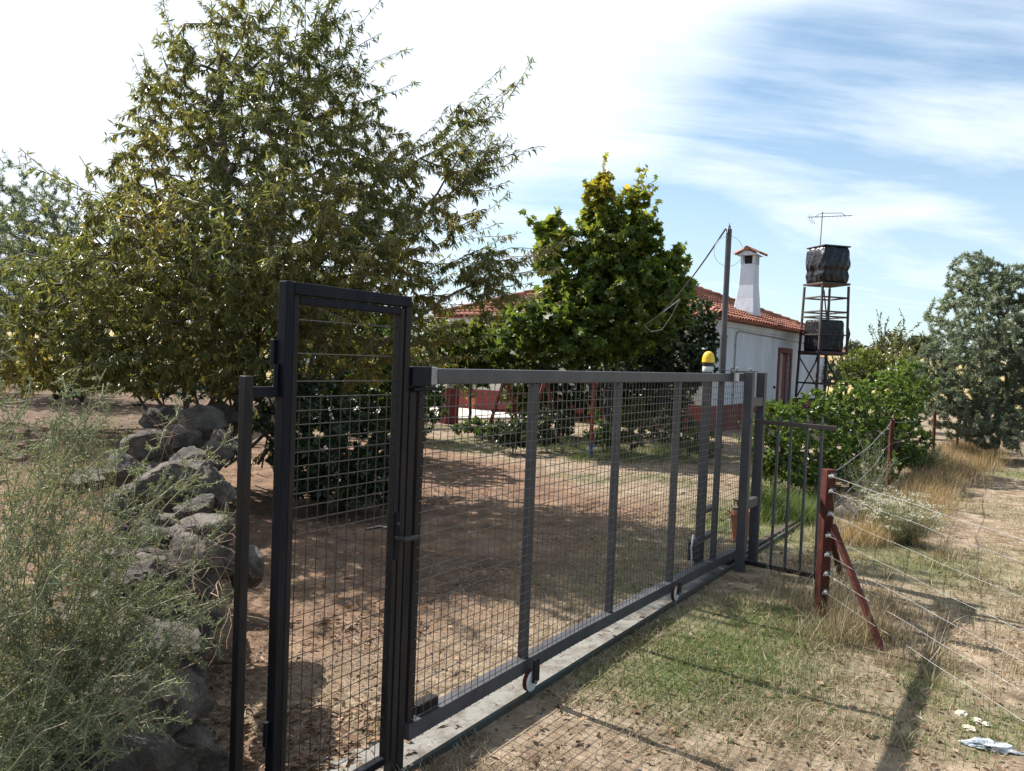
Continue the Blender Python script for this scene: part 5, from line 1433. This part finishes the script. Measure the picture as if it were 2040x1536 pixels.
# ---- thorny asparagus bush in the left foreground
AS = thing('asparagus_bush', 'sprawling pale green wild asparagus bush in the left foreground', 'bush', (-1.35, 2.0, 0.3))
def asparagus():
    P0 = []; P1 = []; R0 = []; NP = []; ND = []
    base = np.array([-1.35, 2.0, 0.3])
    targets = [(480, 868, 2.7), (475, 1010, 2.6), (0, 690, 2.3), (200, 800, 2.6), (370, 800, 2.9), (60, 780, 2.0), (430, 1190, 2.3), (250, 880, 2.3), (120, 830, 2.4), (20, 900, 2.0), (470, 1180, 2.5), (330, 960, 2.7), (400, 900, 2.6), (480, 1040, 2.45), (440, 1230, 2.2)]
    for i in range(16):
        targets.append((rng.uniform(0, 260), rng.uniform(720, 960), rng.uniform(2.0, 2.7)))
    for i in range(26):
        targets.append((rng.uniform(260, 480), rng.uniform(930, 1330), rng.uniform(2.2, 2.7)))
    for i in range(56):
        px = rng.uniform(-60, 400); py = rng.uniform(1010, 1500); 
        if px > 300 and py < 1100: py += 150
        targets.append((px, py, rng.uniform(1.75, 2.8)))
    for i, (px, py, Y) in enumerate(targets):
        T = np.array(at(px, py, Y)) - base
        b = np.array([rng.uniform(-0.45, 0.12), rng.uniform(-0.25, 0.45), rng.uniform(-0.25, 0.1)])
        L_ = np.linalg.norm(T - b); k = max(6, int(L_ / 0.07)); p = b
        bow = np.array([0, 0, 0.22 * L_ * rng.uniform(0.3, 1)])
        for j in range(1, k + 1):
            f = j / k
            q = b + (T - b) * f + bow * 4 * f * (1 - f) * 0.5 + rng.normal(size=3) * 0.010
            P0.append(p); P1.append(q); R0.append(0.0026 * (1 - 0.6 * f) + 0.0006)
            if f > 0.12:
                for m in range(2):                  # side shoots
                    o = p + (q - p) * rng.random()
                    dd = nrm(((q - p) / np.linalg.norm(q - p) * 0.5 + rng.normal(size=3) * 0.8)[None])[0]; sl_ = rng.uniform(0.04, 0.13) * (1.15 - 0.5 * f)
                    e_ = o + dd * sl_
                    P0.append(o); P1.append(e_); R0.append(0.0010)
                    nc = max(3, int(sl_ / 0.011))
                    t_ = np.linspace(0.1, 1, nc)[:, None]
                    c = o + dd * sl_ * t_
                    c = np.repeat(c, 5, 0); NP.append(c + rng.normal(size=c.shape) * 0.0015); ND.append(rng.normal(size=c.shape) + dd * 0.5)
            p = q
    P0 = np.array(P0); P1 = np.array(P1); R0 = np.array(R0)
    edge_tubes('stems', P0, P1, R0, R0 * 0.9, 'stem_green', AS, 4, 'stuff')
    NP = np.concatenate(NP); ND = np.concatenate(ND); n = len(NP)
    tint = 0.5 * rng.beta(2, 2, n) + 0.5 * vnoise(NP[:, 0] * 1.0 + NP[:, 1], NP[:, 2], 7, 4)
    leaves('needles', NP, ND, rng.uniform(0.009, 0.019, n), 0.0036, SIMPLE, tint, 'leaf_scrub', AS)
    return n
counts['asp'] = asparagus()
def dry_sticks(label, spots, nm='dry_twigs'):
    t = thing(nm, label, 'twigs', spots[0])
    for sx in spots:
        b = np.array(sx) - np.array(spots[0])
        for i in range(16):
            d = nrm(rng.normal(size=(1, 3)) + np.array([[0.3, -0.2, 0.35]]))[0]; L_ = rng.uniform(0.15, 0.42); pts = [b + rng.normal(size=3) * 0.05]
            for j in range(6):
                d = nrm((d + rng.normal(size=3) * 0.22 + np.array([0, 0, -0.06]))[None])[0]; pts.append(pts[-1] + d * L_ / 6)
            MB().tube(pts, [0.0022, 0.002, 0.0018, 0.0016, 0.0013, 0.001, 0.0008], 4).build('twig', 'straw_stick', t, smooth=True)
M['straw_stick'] = surf('dry_twig', (0.34, 0.24, 0.15), (0.18, 0.11, 0.07), scale=10, rough=0.8)
dry_sticks('tangle of dry brown twigs lying over the near boulders', [tuple(at(400, 1120, 3.2)), tuple(at(340, 1150, 3.0)), tuple(at(330, 870, 5.0)), tuple(at(430, 1180, 2.9))])

# ---- rubbish on the path
def crumple(name, dims, seed, sub=3):
    bm = bmesh.new(); bmesh.ops.create_icosphere(bm, subdivisions=sub, radius=1)
    for v in bm.verts:
        p = v.co.copy(); n_ = mnoise.noise(p * 1.6 + Vector((seed, 0, 0))) * 0.5 + mnoise.noise(p * 4 + Vector((seed, 3, 0))) * 0.3
        p *= 1 + n_; v.co = Vector((p.x * dims[0], p.y * dims[1], max(-0.3, p.z) * dims[2]))
    me = bpy.data.meshes.new(name); bm.to_mesh(me); bm.free(); return me
q = gnd(1972, 1492); tag(link('plastic_bag', crumple('plastic_bag', (0.095, 0.04, 0.022), 2.2, 4), 'foil', None, loc=(q.x, q.y, 0.012), rot=(0, 0, R(-20))), 'crumpled grey-blue plastic bag on the dry path', 'litter')
for i, (px, py, s_) in enumerate([(1915, 1425, .028), (1945, 1440, .026), (1930, 1455, .03), (1965, 1448, .02)]):
    q = gnd(px, py)
    tag(link('paper_scrap', crumple('paper_scrap', (s_, s_ * .8, .012), i + 5.0), 'paper', None, loc=(q.x, q.y, 0.010), rot=(0, 0, i)), ['leftmost scrap of torn paper above the plastic bag', 'scrap of torn paper at the top of the little heap', 'lowest scrap of torn paper nearest the plastic bag', 'rightmost small scrap of torn paper on the path'][i], 'litter', 'paper scraps on the path')
